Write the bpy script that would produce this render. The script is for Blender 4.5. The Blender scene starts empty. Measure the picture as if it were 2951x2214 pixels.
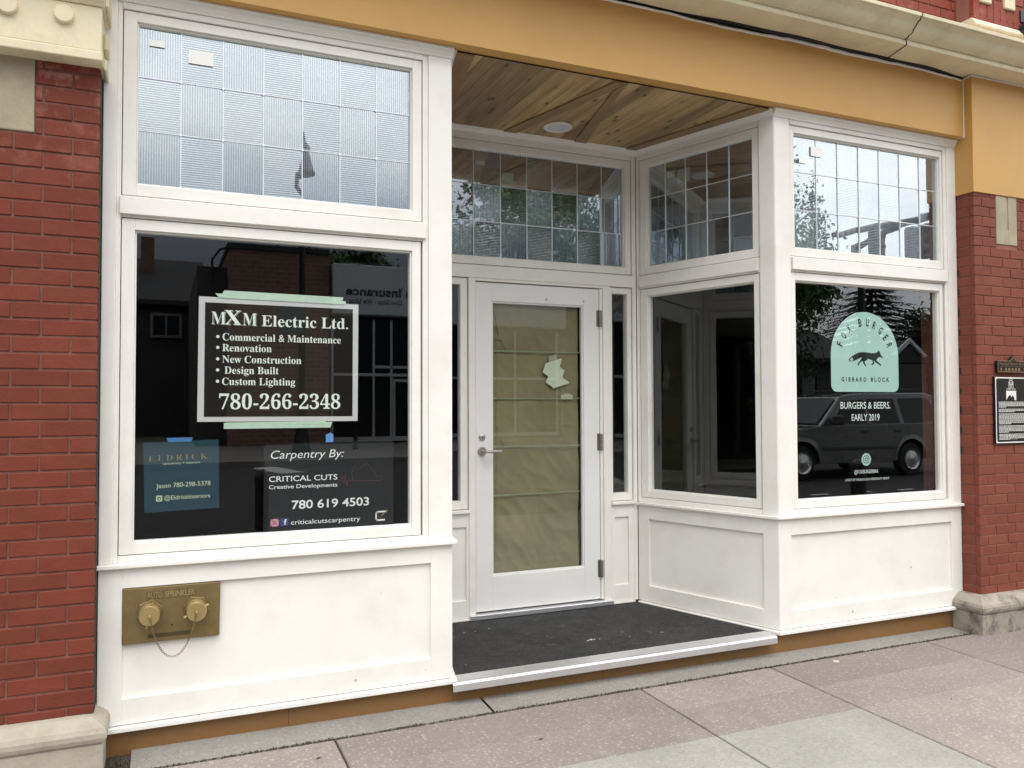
import bpy, bmesh, math, random
from mathutils import Matrix, Vector, noise
random.seed(7)
PI = math.pi
C = bpy.context.scene.collection
sc = bpy.context.scene

# ------------------------------------------------------------------ helpers
def frame(ox, oy, ux, uy):
    """local (a along wall, b into the building, z up) -> world"""
    l = math.hypot(ux, uy); ux /= l; uy /= l
    return Matrix(((ux, -uy, 0, ox), (uy, ux, 0, oy), (0, 0, 1, 0), (0, 0, 0, 1)))
I4 = Matrix.Identity(4)

class MB:
    def __init__(s): s.v = []; s.f = []; s.m = []; s.t = []
    def poly(s, pts, m=0, t=0.5):
        n = len(s.v); s.v += [tuple(p) for p in pts]; s.f.append(tuple(range(n, n + len(pts)))); s.m.append(m); s.t.append(t)
    def box(s, a0, a1, b0, b1, z0, z1, m=0, t=0.5):
        n = len(s.v)
        s.v += [(a0,b0,z0),(a1,b0,z0),(a1,b1,z0),(a0,b1,z0),(a0,b0,z1),(a1,b0,z1),(a1,b1,z1),(a0,b1,z1)]
        for q in ((0,3,2,1),(4,5,6,7),(0,1,5,4),(1,2,6,5),(2,3,7,6),(3,0,4,7)):
            s.f.append(tuple(n+i for i in q)); s.m.append(m); s.t.append(t)
    def prism(s, pts, z0, z1, m=0, t=0.5, axis='z'):
        """polygon pts (ccw) extruded along an axis; axis z: pts=(x,y); axis y: pts=(x,z), extruded b z0..z1; axis x: pts=(y,z)"""
        k = len(pts); n = len(s.v)
        mp = {'z': lambda p,h:(p[0],p[1],h), 'y': lambda p,h:(p[0],h,p[1]), 'x': lambda p,h:(h,p[0],p[1])}[axis]
        s.v += [mp(p,z0) for p in pts] + [mp(p,z1) for p in pts]
        fl = axis == 'y'
        def add(q):
            s.f.append(tuple(reversed(q)) if fl else tuple(q)); s.m.append(m); s.t.append(t)
        add([n+i for i in reversed(range(k))]); add([n+k+i for i in range(k)])
        for i in range(k):
            j = (i+1) % k; add([n+i, n+j, n+k+j, n+k+i])
    def tube(s, path, r, n=8, m=0, t=0.5, cap=True, closed=False):
        P = [Vector(p) for p in path]; k = len(P); base = len(s.v)
        rs = r if isinstance(r, (list, tuple)) else [r]*k
        up = Vector((0,0,1)); 
        prevN = None
        for i in range(k):
            if closed: d = P[(i+1)%k]-P[i-1]
            else: d = P[min(i+1,k-1)]-P[max(i-1,0)]
            d = d.normalized() if d.length > 1e-9 else Vector((0,0,1))
            if prevN is None:
                a = up if abs(d.dot(up)) < .9 else Vector((1,0,0))
                N = (a - d*a.dot(d)).normalized()
            else:
                N = (prevN - d*prevN.dot(d)); N = N.normalized() if N.length > 1e-6 else prevN
            prevN = N; B = d.cross(N)
            for j in range(n):
                an = 2*PI*j/n; s.v.append(tuple(P[i]+(N*math.cos(an)+B*math.sin(an))*rs[i]))
        rng = k if closed else k-1
        for i in range(rng):
            for j in range(n):
                i2 = (i+1)%k; j2=(j+1)%n
                s.f.append((base+i*n+j, base+i*n+j2, base+i2*n+j2, base+i2*n+j)); s.m.append(m); s.t.append(t)
        if cap and not closed:
            s.f.append(tuple(base+j for j in reversed(range(n)))); s.m.append(m); s.t.append(t)
            s.f.append(tuple(base+(k-1)*n+j for j in range(n))); s.m.append(m); s.t.append(t)
    def lathe(s, prof, c, axis='z', n=24, m=0, t=0.5, sq=None):
        """prof: (r, h) list; axis z up, axis y: h along -y (towards the street)"""
        base = len(s.v); k = len(prof)
        for r, h in prof:
            for j in range(n):
                an = 2*PI*j/n; x = r*math.cos(an); y = r*math.sin(an)
                if axis == 'z': s.v.append((c[0]+x, c[1]+y, c[2]+h))
                elif axis == 'y': s.v.append((c[0]+x, c[1]-h, c[2]+y))
                else: s.v.append((c[0]+h, c[1]+x, c[2]+y))
        for i in range(k-1):
            for j in range(n):
                j2=(j+1)%n
                s.f.append((base+i*n+j, base+i*n+j2, base+(i+1)*n+j2, base+(i+1)*n+j)); s.m.append(m); s.t.append(t)
        s.f.append(tuple(base+j for j in reversed(range(n)))); s.m.append(m); s.t.append(t)
        s.f.append(tuple(base+(k-1)*n+j for j in range(n))); s.m.append(m); s.t.append(t)
    def add(s, o):
        n = len(s.v); s.v += o.v; s.f += [tuple(n+i for i in f) for f in o.f]; s.m += o.m; s.t += o.t
    def build(s, name, mats, parent=None, M=I4, bevel=0, smooth=False, seg=1, recalc=True):
        me = bpy.data.meshes.new(name)
        me.from_pydata(s.v, [], s.f)
        if not isinstance(mats, (list, tuple)): mats = [mats]
        for m in mats: me.materials.append(m)
        me.polygons.foreach_set('material_index', s.m)
        at = me.attributes.new('tint', 'FLOAT', 'FACE'); at.data.foreach_set('value', s.t)
        if recalc:
            bm = bmesh.new(); bm.from_mesh(me); bmesh.ops.recalc_face_normals(bm, faces=bm.faces); bm.to_mesh(me); bm.free()
        if smooth:
            me.polygons.foreach_set('use_smooth', [True]*len(me.polygons))
            try: me.set_sharp_from_angle(angle=math.radians(40))
            except Exception: pass
        o = bpy.data.objects.new(name, me); C.objects.link(o)
        if parent is not None:
            o.parent = parent; o.matrix_basis = WORLD[parent.name].inverted() @ M
        else: o.matrix_basis = M
        WORLD[o.name] = M.copy()
        if bevel:
            b = o.modifiers.new('edge_rounding', 'BEVEL'); b.width = bevel; b.segments = seg; b.limit_method = 'ANGLE'; b.angle_limit = math.radians(35)
        return o

WORLD = {}
def wm(o): return WORLD[o.name]
def tag(o, label=None, cat=None, group=None, kind=None):
    if label: o['label'] = label
    if cat: o['category'] = cat
    if group: o['group'] = group
    if kind: o['kind'] = kind
    return o
def thing(name, loc, label, cat, group=None, rz=0):
    o = bpy.data.objects.new(name, None); C.objects.link(o); o.location = loc; o.rotation_euler = (0,0,rz)
    o.matrix_basis = Matrix.Translation(loc) @ Matrix.Rotation(rz, 4, 'Z'); o.empty_display_size = .1; WORLD[o.name] = o.matrix_basis.copy()
    return tag(o, label, cat, group, 'thing')
def struct(o): o['kind'] = 'structure'; return o
def copy_tree(o, parent=None):
    c = o.copy(); C.objects.link(c)
    if parent is not None: c.parent = parent
    for ch in list(o.children): copy_tree(ch, c)
    return c

# ------------------------------------------------------------------ materials
def nodes(name):
    m = bpy.data.materials.new(name); m.use_nodes = True
    nt = m.node_tree; nt.nodes.clear()
    out = nt.nodes.new('ShaderNodeOutputMaterial')
    return m, nt, out
def N(nt, typ, **kw):
    n = nt.nodes.new(typ)
    for k, v in kw.items():
        if k.startswith('i_'): n.inputs[k[2:].replace('_',' ')].default_value = v
        else: setattr(n, k, v)
    return n
def mixc(nt, fac, a, b, mode='MIX'):
    n = nt.nodes.new('ShaderNodeMix'); n.data_type = 'RGBA'; n.blend_type = mode
    for s_, v in ((0, fac), (6, a), (7, b)):
        if hasattr(v, 'links'): nt.links.new(v, n.inputs[s_])
        else: n.inputs[s_].default_value = v if s_ == 0 else (*v[:3], 1)
    return n.outputs[2]
def ramp(nt, src, p0, p1):
    n = nt.nodes.new('ShaderNodeMapRange'); n.inputs[1].default_value = p0; n.inputs[2].default_value = p1
    nt.links.new(src, n.inputs[0]); return n.outputs[0]
def math_(nt, op, a, b=0.0):
    n = nt.nodes.new('ShaderNodeMath'); n.operation = op
    for i, v in enumerate((a, b)):
        if hasattr(v, 'links'): nt.links.new(v, n.inputs[i])
        else: n.inputs[i].default_value = v
    return n.outputs[0]
def noise_(nt, vec, scale, detail=4, rough=.55, stretch=None):
    if stretch:
        mp = N(nt, 'ShaderNodeMapping'); mp.inputs['Scale'].default_value = stretch; nt.links.new(vec, mp.inputs[0]); vec = mp.outputs[0]
    n = N(nt, 'ShaderNodeTexNoise'); n.inputs['Scale'].default_value = scale; n.inputs['Detail'].default_value = detail; n.inputs['Roughness'].default_value = rough
    nt.links.new(vec, n.inputs['Vector']); return n.outputs[0]
def world_pos(nt): return N(nt, 'ShaderNodeNewGeometry').outputs['Position']
def obj_pos(nt): return N(nt, 'ShaderNodeTexCoord').outputs['Object']

def pm(name, col, rough=.5, var=.08, scale=3.0, bump=0.0, bscale=60, metal=0.0, dirt=None, dirt_amt=0.0, dirt_scale=2.0, tint=0.0, coat=0.0, stretch=None, spec=.5):
    m, nt, out = nodes(name)
    b = N(nt, 'ShaderNodeBsdfPrincipled'); nt.links.new(b.outputs[0], out.inputs[0])
    vec = world_pos(nt)
    n1 = noise_(nt, vec, scale, 5, .6, stretch)
    lo = tuple(c*(1-var) for c in col); hi = tuple(min(1, c*(1+var)) for c in col)
    c = mixc(nt, ramp(nt, n1, .3, .7), lo, hi)
    if tint:
        a = N(nt, 'ShaderNodeAttribute', attribute_name='tint')
        f = math_(nt, 'ADD', math_(nt, 'MULTIPLY', math_(nt, 'SUBTRACT', a.outputs['Fac'], .5), tint*2), 1.0)
        v = N(nt, 'ShaderNodeVectorMath', operation='SCALE'); nt.links.new(c, v.inputs[0]); nt.links.new(f, v.inputs['Scale']); c = v.outputs[0]
    if dirt:
        n2 = noise_(nt, vec, dirt_scale, 7, .65)
        c = mixc(nt, math_(nt, 'MULTIPLY', ramp(nt, n2, .48, .72), dirt_amt), c, dirt)
    nt.links.new(c, b.inputs['Base Color'])
    n3 = noise_(nt, vec, scale*4, 3)
    r = math_(nt, 'ADD', math_(nt, 'MULTIPLY', math_(nt,'SUBTRACT', n3, .5), .15), rough)
    nt.links.new(r, b.inputs['Roughness'])
    b.inputs['Metallic'].default_value = metal
    b.inputs['Specular IOR Level'].default_value = spec
    if coat: b.inputs['Coat Weight'].default_value = coat
    if bump:
        nb = noise_(nt, vec, bscale, 4)
        bp = N(nt, 'ShaderNodeBump'); bp.inputs['Strength'].default_value = bump; bp.inputs['Distance'].default_value = .004
        nt.links.new(nb, bp.inputs['Height']); nt.links.new(bp.outputs[0], b.inputs['Normal'])
    return m

def fresnel_thin(nt):
    """the same Fresnel from either side of a thin pane"""
    fr = N(nt, 'ShaderNodeFresnel'); g = N(nt, 'ShaderNodeNewGeometry')
    nt.links.new(math_(nt, 'SUBTRACT', 1.5, math_(nt, 'MULTIPLY', g.outputs['Backfacing'], 1.5-1/1.5)), fr.inputs[0]); return fr

def glass_mat(name, tint=(.85,.92,.9), refl=2.0, base=0.0, wav=.0):
    """thin pane: straight-through tint plus mirror reflection by Fresnel (two surfaces)"""
    m, nt, out = nodes(name)
    tr = N(nt, 'ShaderNodeBsdfTransparent'); tr.inputs[0].default_value = (*tint, 1)
    gl = N(nt, 'ShaderNodeBsdfGlossy'); gl.inputs['Roughness'].default_value = 0.0; gl.inputs[0].default_value = (.97,.99,1,1)
    fr = fresnel_thin(nt)
    f = math_(nt, 'MINIMUM', math_(nt, 'ADD', math_(nt, 'MULTIPLY', fr.outputs[0], refl), base), 1.0)
    mx = N(nt, 'ShaderNodeMixShader'); nt.links.new(f, mx.inputs[0]); nt.links.new(tr.outputs[0], mx.inputs[1]); nt.links.new(gl.outputs[0], mx.inputs[2])
    nt.links.new(mx.outputs[0], out.inputs[0]); return m

def ribbed_mat(name, axis, flat=.33, rib=.27, pitch=.0104, tint=(.55,.72,.64)):
    """prism glass tile: smooth outer face plus a ribbed inner face"""
    m, nt, out = nodes(name)
    tc = obj_pos(nt); sp = N(nt, 'ShaderNodeSeparateXYZ'); nt.links.new(tc, sp.inputs[0])
    s = math_(nt, 'SINE', math_(nt, 'MULTIPLY', sp.outputs[0 if axis == 'v' else 2], 2*PI/pitch))
    bp = N(nt, 'ShaderNodeBump'); bp.inputs['Strength'].default_value = 1.0; bp.inputs['Distance'].default_value = .00046 if axis == 'v' else .00026
    nt.links.new(s, bp.inputs['Height'])
    tr = N(nt, 'ShaderNodeBsdfTransparent'); tr.inputs[0].default_value = (*tint, 1)
    # the thick part of each rib swallows a little more light
    tcol = mixc(nt, ramp(nt, s, -.2, 1), tint, tuple(c*.72 for c in tint)); nt.links.new(tcol, tr.inputs[0])
    g1 = N(nt, 'ShaderNodeBsdfGlossy'); g1.inputs['Roughness'].default_value = .0; g1.inputs[0].default_value = (.87,.94,1,1)
    g2 = N(nt, 'ShaderNodeBsdfGlossy'); g2.inputs['Roughness'].default_value = .12; g2.inputs[0].default_value = (.85,.94,1,1)
    nt.links.new(bp.outputs[0], g2.inputs['Normal'])
    fr = fresnel_thin(nt)
    f1 = math_(nt, 'MINIMUM', math_(nt, 'ADD', math_(nt,'MULTIPLY', fr.outputs[0], 1.0), flat-.04), .9)
    f2 = math_(nt, 'MULTIPLY', math_(nt, 'MINIMUM', math_(nt, 'ADD', math_(nt,'MULTIPLY', fr.outputs[0], 1.0), rib-.04), .9), math_(nt,'ADD',math_(nt,'MULTIPLY',s,.6),.85))  # reflection share striped to paint the darker side of each rib
    m1 = N(nt, 'ShaderNodeMixShader'); nt.links.new(f2, m1.inputs[0]); nt.links.new(tr.outputs[0], m1.inputs[1]); nt.links.new(g2.outputs[0], m1.inputs[2])
    m2 = N(nt, 'ShaderNodeMixShader'); nt.links.new(f1, m2.inputs[0]); nt.links.new(m1.outputs[0], m2.inputs[1]); nt.links.new(g1.outputs[0], m2.inputs[2])
    nt.links.new(m2.outputs[0], out.inputs[0]); return m

def wood_mat(name, col, dark):
    m, nt, out = nodes(name)
    b = N(nt, 'ShaderNodeBsdfPrincipled'); nt.links.new(b.outputs[0], out.inputs[0])
    a = N(nt, 'ShaderNodeAttribute', attribute_name='tint')
    pos = world_pos(nt)
    off = N(nt, 'ShaderNodeCombineXYZ'); nt.links.new(math_(nt,'MULTIPLY',a.outputs['Fac'],37.0), off.inputs[1]); nt.links.new(math_(nt,'MULTIPLY',a.outputs['Fac'],11.0), off.inputs[2])
    va = N(nt, 'ShaderNodeVectorMath', operation='ADD'); nt.links.new(pos, va.inputs[0]); nt.links.new(off.outputs[0], va.inputs[1])
    g = noise_(nt, va.outputs[0], 22, 6, .6, (1.0,.07,1.0))
    g2 = noise_(nt, va.outputs[0], 70, 3, .6, (1.0,.03,1.0))
    c = mixc(nt, ramp(nt, g, .35, .65), dark, col)
    c = mixc(nt, math_(nt,'MULTIPLY',ramp(nt, g2, .5, .7), .35), c, dark)
    v = N(nt, 'ShaderNodeTexVoronoi'); v.voronoi_dimensions = '2D'; v.inputs['Scale'].default_value = 5.0; v.inputs['Randomness'].default_value = 1.0
    mp = N(nt, 'ShaderNodeMapping'); mp.inputs['Scale'].default_value = (1.25,.6,.05); nt.links.new(va.outputs[0], mp.inputs[0]); nt.links.new(mp.outputs[0], v.inputs['Vector'])
    kn = ramp(nt, v.outputs['Distance'], .075, .04)
    c = mixc(nt, kn, c, (.035,.016,.007))
    halo = ramp(nt, v.outputs['Distance'], .16, .05)
    c = mixc(nt, math_(nt,'MULTIPLY',halo,.45), c, tuple(d*.6 for d in dark))
    f = math_(nt, 'ADD', math_(nt, 'MULTIPLY', a.outputs['Fac'], .8), .6)
    sv = N(nt, 'ShaderNodeVectorMath', operation='SCALE'); nt.links.new(c, sv.inputs[0]); nt.links.new(f, sv.inputs['Scale'])
    nt.links.new(sv.outputs[0], b.inputs['Base Color']); b.inputs['Roughness'].default_value = .5
    return m

def brick_mat(name, col, pale=(.40,.19,.15), pale_amt=0.0, zpale=(2.3,3.0)):
    m, nt, out = nodes(name)
    b = N(nt, 'ShaderNodeBsdfPrincipled'); nt.links.new(b.outputs[0], out.inputs[0])
    a = N(nt, 'ShaderNodeAttribute', attribute_name='tint'); pos = world_pos(nt)
    n1 = noise_(nt, pos, 14, 6, .65); n2 = noise_(nt, pos, 90, 4, .7)
    c = mixc(nt, ramp(nt, n1, .3, .7), tuple(x*.92 for x in col), tuple(x*1.07 for x in col))
    c = mixc(nt, math_(nt,'MULTIPLY',ramp(nt, n2, .62, .8), .22), c, tuple(x*.55 for x in col))
    f = math_(nt, 'ADD', math_(nt, 'MULTIPLY', a.outputs['Fac'], .20), .90)
    sv = N(nt, 'ShaderNodeVectorMath', operation='SCALE'); nt.links.new(c, sv.inputs[0]); nt.links.new(f, sv.inputs['Scale']); c = sv.outputs[0]
    if pale_amt:
        sp = N(nt,'ShaderNodeSeparateXYZ'); nt.links.new(pos, sp.inputs[0])
        n3 = noise_(nt, pos, 9, 5, .65)
        k = math_(nt,'MULTIPLY', ramp(nt, sp.outputs[2], zpale[0], zpale[1]), ramp(nt, n3, .52, .66))
        c = mixc(nt, math_(nt,'MULTIPLY',k,pale_amt), c, pale)
    nt.links.new(c, b.inputs['Base Color']); b.inputs['Roughness'].default_value = .62
    b.inputs['Specular IOR Level'].default_value = .15
    bp = N(nt,'ShaderNodeBump'); bp.inputs['Strength'].default_value = .5; bp.inputs['Distance'].default_value = .003
    nt.links.new(noise_(nt, pos, 60, 5, .65), bp.inputs['Height']); nt.links.new(bp.outputs[0], b.inputs['Normal'])
    return m

def aggregate_mat(name, col, chips=.26, dark=.24, joint=None):
    m, nt, out = nodes(name)
    b = N(nt, 'ShaderNodeBsdfPrincipled'); nt.links.new(b.outputs[0], out.inputs[0]); pos = world_pos(nt)
    a = N(nt, 'ShaderNodeAttribute', attribute_name='tint')
    n1 = noise_(nt, pos, 2.2, 6, .6); n2 = noise_(nt, pos, 45, 4, .7)
    c = mixc(nt, ramp(nt, n1, .3, .7), tuple(x*.86 for x in col), tuple(x*1.12 for x in col))
    c = mixc(nt, math_(nt,'MULTIPLY',ramp(nt,n2,.4,.75),.5), c, tuple(x*.6 for x in col))
    for sc_, thr, cc, amt, seed in ((46, .24, (.60,.54,.45), chips, 0.0), (58, .20, (.10,.08,.07), dark, 5.3), (34, .20, (.44,.34,.27), chips*.75, 9.1), (80, .24, (.55,.52,.47), chips, 3.7)):
        v = N(nt,'ShaderNodeTexVoronoi'); v.inputs['Scale'].default_value = sc_
        ad = N(nt,'ShaderNodeVectorMath', operation='ADD'); nt.links.new(pos, ad.inputs[0]); ad.inputs[1].default_value = (seed, seed*1.3, 0); nt.links.new(ad.outputs[0], v.inputs['Vector'])
        sel = ramp(nt, N_color_r(nt, v.outputs['Color']), .62, .66)
        k = math_(nt,'MULTIPLY', ramp(nt, v.outputs['Distance'], thr+.12, thr), sel)
        c = mixc(nt, math_(nt,'MULTIPLY',k,amt), c, cc)
    # stains
    n4 = noise_(nt, pos, 1.1, 7, .7)
    c = mixc(nt, math_(nt,'MULTIPLY',ramp(nt,n4,.52,.74),.30), c, tuple(x*.55 for x in col))
    f = math_(nt, 'ADD', math_(nt, 'MULTIPLY', a.outputs['Fac'], .3), .85)
    sv = N(nt, 'ShaderNodeVectorMath', operation='SCALE'); nt.links.new(c, sv.inputs[0]); nt.links.new(f, sv.inputs['Scale'])
    nt.links.new(sv.outputs[0], b.inputs['Base Color']); b.inputs['Roughness'].default_value = .85; b.inputs['Specular IOR Level'].default_value = .25
    bp = N(nt,'ShaderNodeBump'); bp.inputs['Strength'].default_value = .6; bp.inputs['Distance'].default_value = .003
    nt.links.new(noise_(nt, pos, 140, 4, .7), bp.inputs['Height']); nt.links.new(bp.outputs[0], b.inputs['Normal'])
    return m
def N_color_r(nt, col):
    s = nt.nodes.new('ShaderNodeSeparateColor'); nt.links.new(col, s.inputs[0]); return s.outputs[0]

M_white = pm('white_paint', (.80,.782,.742), .42, .03, 2.5, .05, 120, dirt=(.50,.45,.38), dirt_amt=.20, dirt_scale=3.5)
M_door = pm('door_paint', (.77,.765,.755), .4, .03, 2.5, .04, 120, dirt=(.5,.47,.42), dirt_amt=.10, dirt_scale=4)
M_ochre = pm('ochre_metal', (.55,.305,.085), .5, .05, 1.6, .03, 90, dirt=(.36,.19,.055), dirt_amt=.16, dirt_scale=3)
M_kick = pm('ochre_kick', (.215,.11,.036), .55, .10, 2.0, .05, 80, dirt=(.14,.075,.03), dirt_amt=.5, dirt_scale=4)
M_cream = pm('cream_stone', (.72,.635,.45), .6, .07, 3, .3, 40, dirt=(.40,.32,.20), dirt_amt=.4, dirt_scale=5)
M_brickL = brick_mat('brick_red', (.162,.040,.026), pale_amt=.75)
M_brickR = brick_mat('brick_red_right', (.19,.056,.037))
M_mortarL = pm('mortar_pink', (.175,.070,.052), .85, .2, 14, .6, 120)
M_mortarR = pm('mortar_red', (.255,.105,.076), .85, .2, 14, .6, 120)
M_stone = pm('buff_stone', (.36,.315,.22), .8, .14, 6, .5, 70, dirt=(.22,.19,.13), dirt_amt=.5, dirt_scale=4)
M_base = pm('base_stone', (.37,.335,.265), .8, .14, 5, .7, 50, dirt=(.25,.205,.15), dirt_amt=.55, dirt_scale=7)
M_dark = pm('dark_gap', (.02,.018,.016), .9)
M_caulk = pm('white_sealant', (.78,.75,.70), .5, .05)
M_alu = pm('aluminium', (.78,.78,.80), .34, .03, 8, .03, 200, metal=.85)
M_steel = pm('brushed_steel', (.45,.43,.40), .38, .06, 20, metal=.9)
M_hinge = pm('hinge_steel', (.27,.25,.23), .45, .08, 20, metal=.8)
M_brass = pm('dull_brass', (.225,.16,.07), .5, .16, 12, .12, 60, metal=.55, dirt=(.19,.12,.045), dirt_amt=.5, dirt_scale=14)
M_brassb = pm('bright_brass', (.46,.345,.155), .36, .06, 14, metal=.75)
M_brassd = pm('brass_dark', (.15,.11,.055), .6, .2, 60, .5, 200, metal=.4)
M_chain = pm('chain_brass', (.33,.25,.14), .45, .1, 30, metal=.8)
M_came = pm('came_metal', (.72,.76,.79), .3, .04, 20, metal=.55)
M_wood = wood_mat('pine_boards', (.46,.315,.16), (.27,.16,.07))
M_woodt = pm('cedar_trim', (.265,.16,.072), .5, .2, 18, stretch=(1,.08,1))
M_glass = glass_mat('shop_glass', (.95,.97,.965), 2.1, .0)
M_glassd = glass_mat('door_glass', (.90,.94,.86), 1.8, .0)
M_ribv = ribbed_mat('ribbed_glass_upright', 'v'); M_ribh = ribbed_mat('ribbed_glass_level', 'h')
M_black = pm('black_paint', (.012,.012,.013), .45)
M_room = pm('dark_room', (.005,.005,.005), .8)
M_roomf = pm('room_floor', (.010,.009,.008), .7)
# ------------------------------------------------------------------ shop front
DD = 1.0155; XB = -0.345; XL = -1.835; XF = -2.063; GB = .045
M_F = I4
M_D = Matrix.Translation((0, DD, .0012))
LR = math.hypot(XB, DD)
M_R = Matrix.Translation((0,0,-.0016)) @ frame(XB, DD, -XB, -DD)        # a = LR - s
M_L = Matrix.Translation((0,0,-.0008)) @ frame(XF, 0, XL-XF, DD)
LL = math.hypot(XL-XF, DD)

def ring(mb, o, i, b0, b1, m=0):
    (a0,a1,z0,z1), (c0,c1,y0,y1) = o, i
    mb.box(a0,c0,b0,b1,z0,z1,m); mb.box(c1,a1,b0,b1,z0,z1,m)
    mb.box(c0,c1,b0,b1,z0,y0,m); mb.box(c0,c1,b0,b1,y1,z1,m)

def sash(name, parent, M, o, i, mat, b0=.014, b1=.07, pane=None, tiles=None, bead=True):
    o = (o[0]+.0026, o[1]-.0026, o[2]+.0022, o[3]-.0026)        # shadow gap round the sash
    mb = MB(); ring(mb, o, i, b0, b1)
    if bead:                                                   # glazing bead, a second small step
        w = .007; ring(mb, (i[0],i[1],i[2],i[3]), (i[0]+w,i[1]-w,i[2]+w,i[3]-w), b0+.012, b1-.002)
    s = mb.build(name, mat, parent, M, bevel=.0018)
    if pane is not None:
        g = MB(); g.poly([(i[0],GB,i[2]),(i[1],GB,i[2]),(i[1],GB,i[3]),(i[0],GB,i[3])]); g.build('pane', pane, s, M, recalc=False)
    if tiles:
        xs, zs = tiles; g = MB(); cm = MB()
        for c in range(len(xs)-1):
            for r in range(len(zs)-1):
                jit = random.uniform(-.0004,.0004); jz = random.uniform(-.0004,.0004)      # each tile sits a hair out of true
                z0, z1 = zs[r+1], zs[r]
                g.poly([(xs[c],GB+jit+jz,z0),(xs[c+1],GB-jit+jz,z0),(xs[c+1],GB-jit-jz,z1),(xs[c],GB+jit-jz,z1)], (c+r) % 2)
        p = g.build('pane', [M_ribv, M_ribh], s, M, recalc=False)
        for x in xs[1:-1]: cm.box(x-.0024,x+.0024,GB-.005,GB+.003,i[2],i[3])
        for z in zs[1:-1]:
            for c in range(len(xs)-1): cm.box(xs[c]+.0026,xs[c+1]-.0026,GB-.0042,GB+.0022,z-.0022,z+.0022)
            for x in xs[1:-1]: cm.prism([(x-.009,z),(x,z-.009),(x+.009,z),(x,z+.009)],GB-.0075,GB-.0055,axis='y')
        for z in (zs[0],zs[-1]): cm.box(i[0]+.008,i[1]-.008,GB-.004,GB+.002,z-.010 if z==zs[0] else z+.007,z-.007 if z==zs[0] else z+.010)
        cm.build('came', M_came, s, M)
    return s

def crown(mb, a0, a1, zb=3.252, zt=3.302, bf=-.028):
    pts = [(0.02,zb),(-.004,zb),(-.006,zb+.012),(-.016,zb+.024),(-.022,zb+.036),(bf,zb+.040),(bf,zt),(.02,zt)]
    k = len(pts); n = len(mb.v)
    for a in (a0, a1): mb.v += [(a,b,z) for b,z in pts]
    mb.f += [tuple(n+i for i in range(k)), tuple(n+k+i for i in reversed(range(k)))]; mb.m += [0,0]; mb.t += [.5,.5]
    for i in range(k):
        j=(i+1)%k; mb.f.append((n+i,n+k+i,n+k+j,n+j)); mb.m.append(0); mb.t.append(.5)

def bay_face(t, M, aL, jL, bL, oL, oR, bR, jR, aR, gl_u, gl_l, so_u, so_l, tiles_x, panel, crown_ends, sill_ends, drip_ends, zbase=.153):
    """aL..jL left jamb, jL..bL bead, bL.. sash.. bR, bR..jR bead, jR..aR right post"""
    f = MB()
    f.box(aL,jL,0,.10,.832,3.252); f.box(jR,aR,0,.10,.832,3.252)
    f.box(jL,bL,.008,.10,.832,3.252); f.box(bR,jR,.008,.10,.832,3.252)
    f.box(bL,bR,.004,.10,3.224,3.252); f.box(bL,bR,.010,.10,.832,.862)
    f.box(jL+.014,jR-.014,-.007,.012,2.327,2.404); f.box(bL,bR,.012,.10,2.316,2.410)
    f.build('frame', M_white, t, M, bevel=.0022)
    c = MB(); crown(c, *crown_ends); c.build('crown_moulding', M_white, t, M, bevel=.001)
    s = MB(); s.box(sill_ends[0],sill_ends[1],-.024,.09,.813,.8318); s.build('sill', M_white, t, M, bevel=.003)
    zs = (3.178, 2.947, 2.709, 2.465)
    sash('transom_sash', t, M, so_u, gl_u, M_white, tiles=(tiles_x, zs))
    sash('display_sash', t, M, so_l, gl_l, M_white, pane=M_glass)
    p = MB(); p0,p1,pz0,pz1 = panel
    ring(p, (aL,aR,zbase,.8128), (p0,p1,pz0,pz1), .002, .05)
    b = p.build('bulkhead_frame', M_white, t, M, bevel=.0015)
    q = MB(); q.box(p0-.01,p1+.01,.019,.045,pz0-.01,pz1+.01); q.build('bulkhead_panel', M_white, t, M)
    d = MB(); d.box(drip_ends[0],drip_ends[1],-.021,.05,.128,.1495); d.build('drip_trim', M_white, t, M, bevel=.003)

# ---- left bay
tL = thing('display_bay', (-2.85,.06,0), 'wide white shopfront bay with the black electrician poster in its window', 'shop window')
tx = [-3.503+.1771*i for i in range(8)]
bay_face(tL, M_F, -3.634,-3.581,-3.562, 0,0, -2.213,-2.185,XF,
    gl_u=(-3.505,-2.264,2.464,3.178), gl_l=(-3.507,-2.266,.913,2.264), so_u=(-3.561,-2.214,2.411,3.223), so_l=(-3.561,-2.219,.863,2.314),
    tiles_x=tx, panel=(-3.541,-2.174,.262,.726), crown_ends=(-3.634,-2.057), sill_ends=(-3.642,-2.048), drip_ends=(-3.604,-2.052))
bay_face(tL, M_L, .004,.10,.115, 0,0, LL-.05,LL-.03,LL-.002,
    gl_u=(.165,LL-.10,2.464,3.178), gl_l=(.165,LL-.10,.913,2.264), so_u=(.116,LL-.052,2.411,3.223), so_l=(.116,LL-.052,.863,2.314),
    tiles_x=[.165+(LL-.265)*i/5 for i in range(6)], panel=(.105,LL-.07,.262,.722), crown_ends=(.0,LL), sill_ends=(-.012,LL-.02), drip_ends=(-.012,LL-.01))
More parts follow.
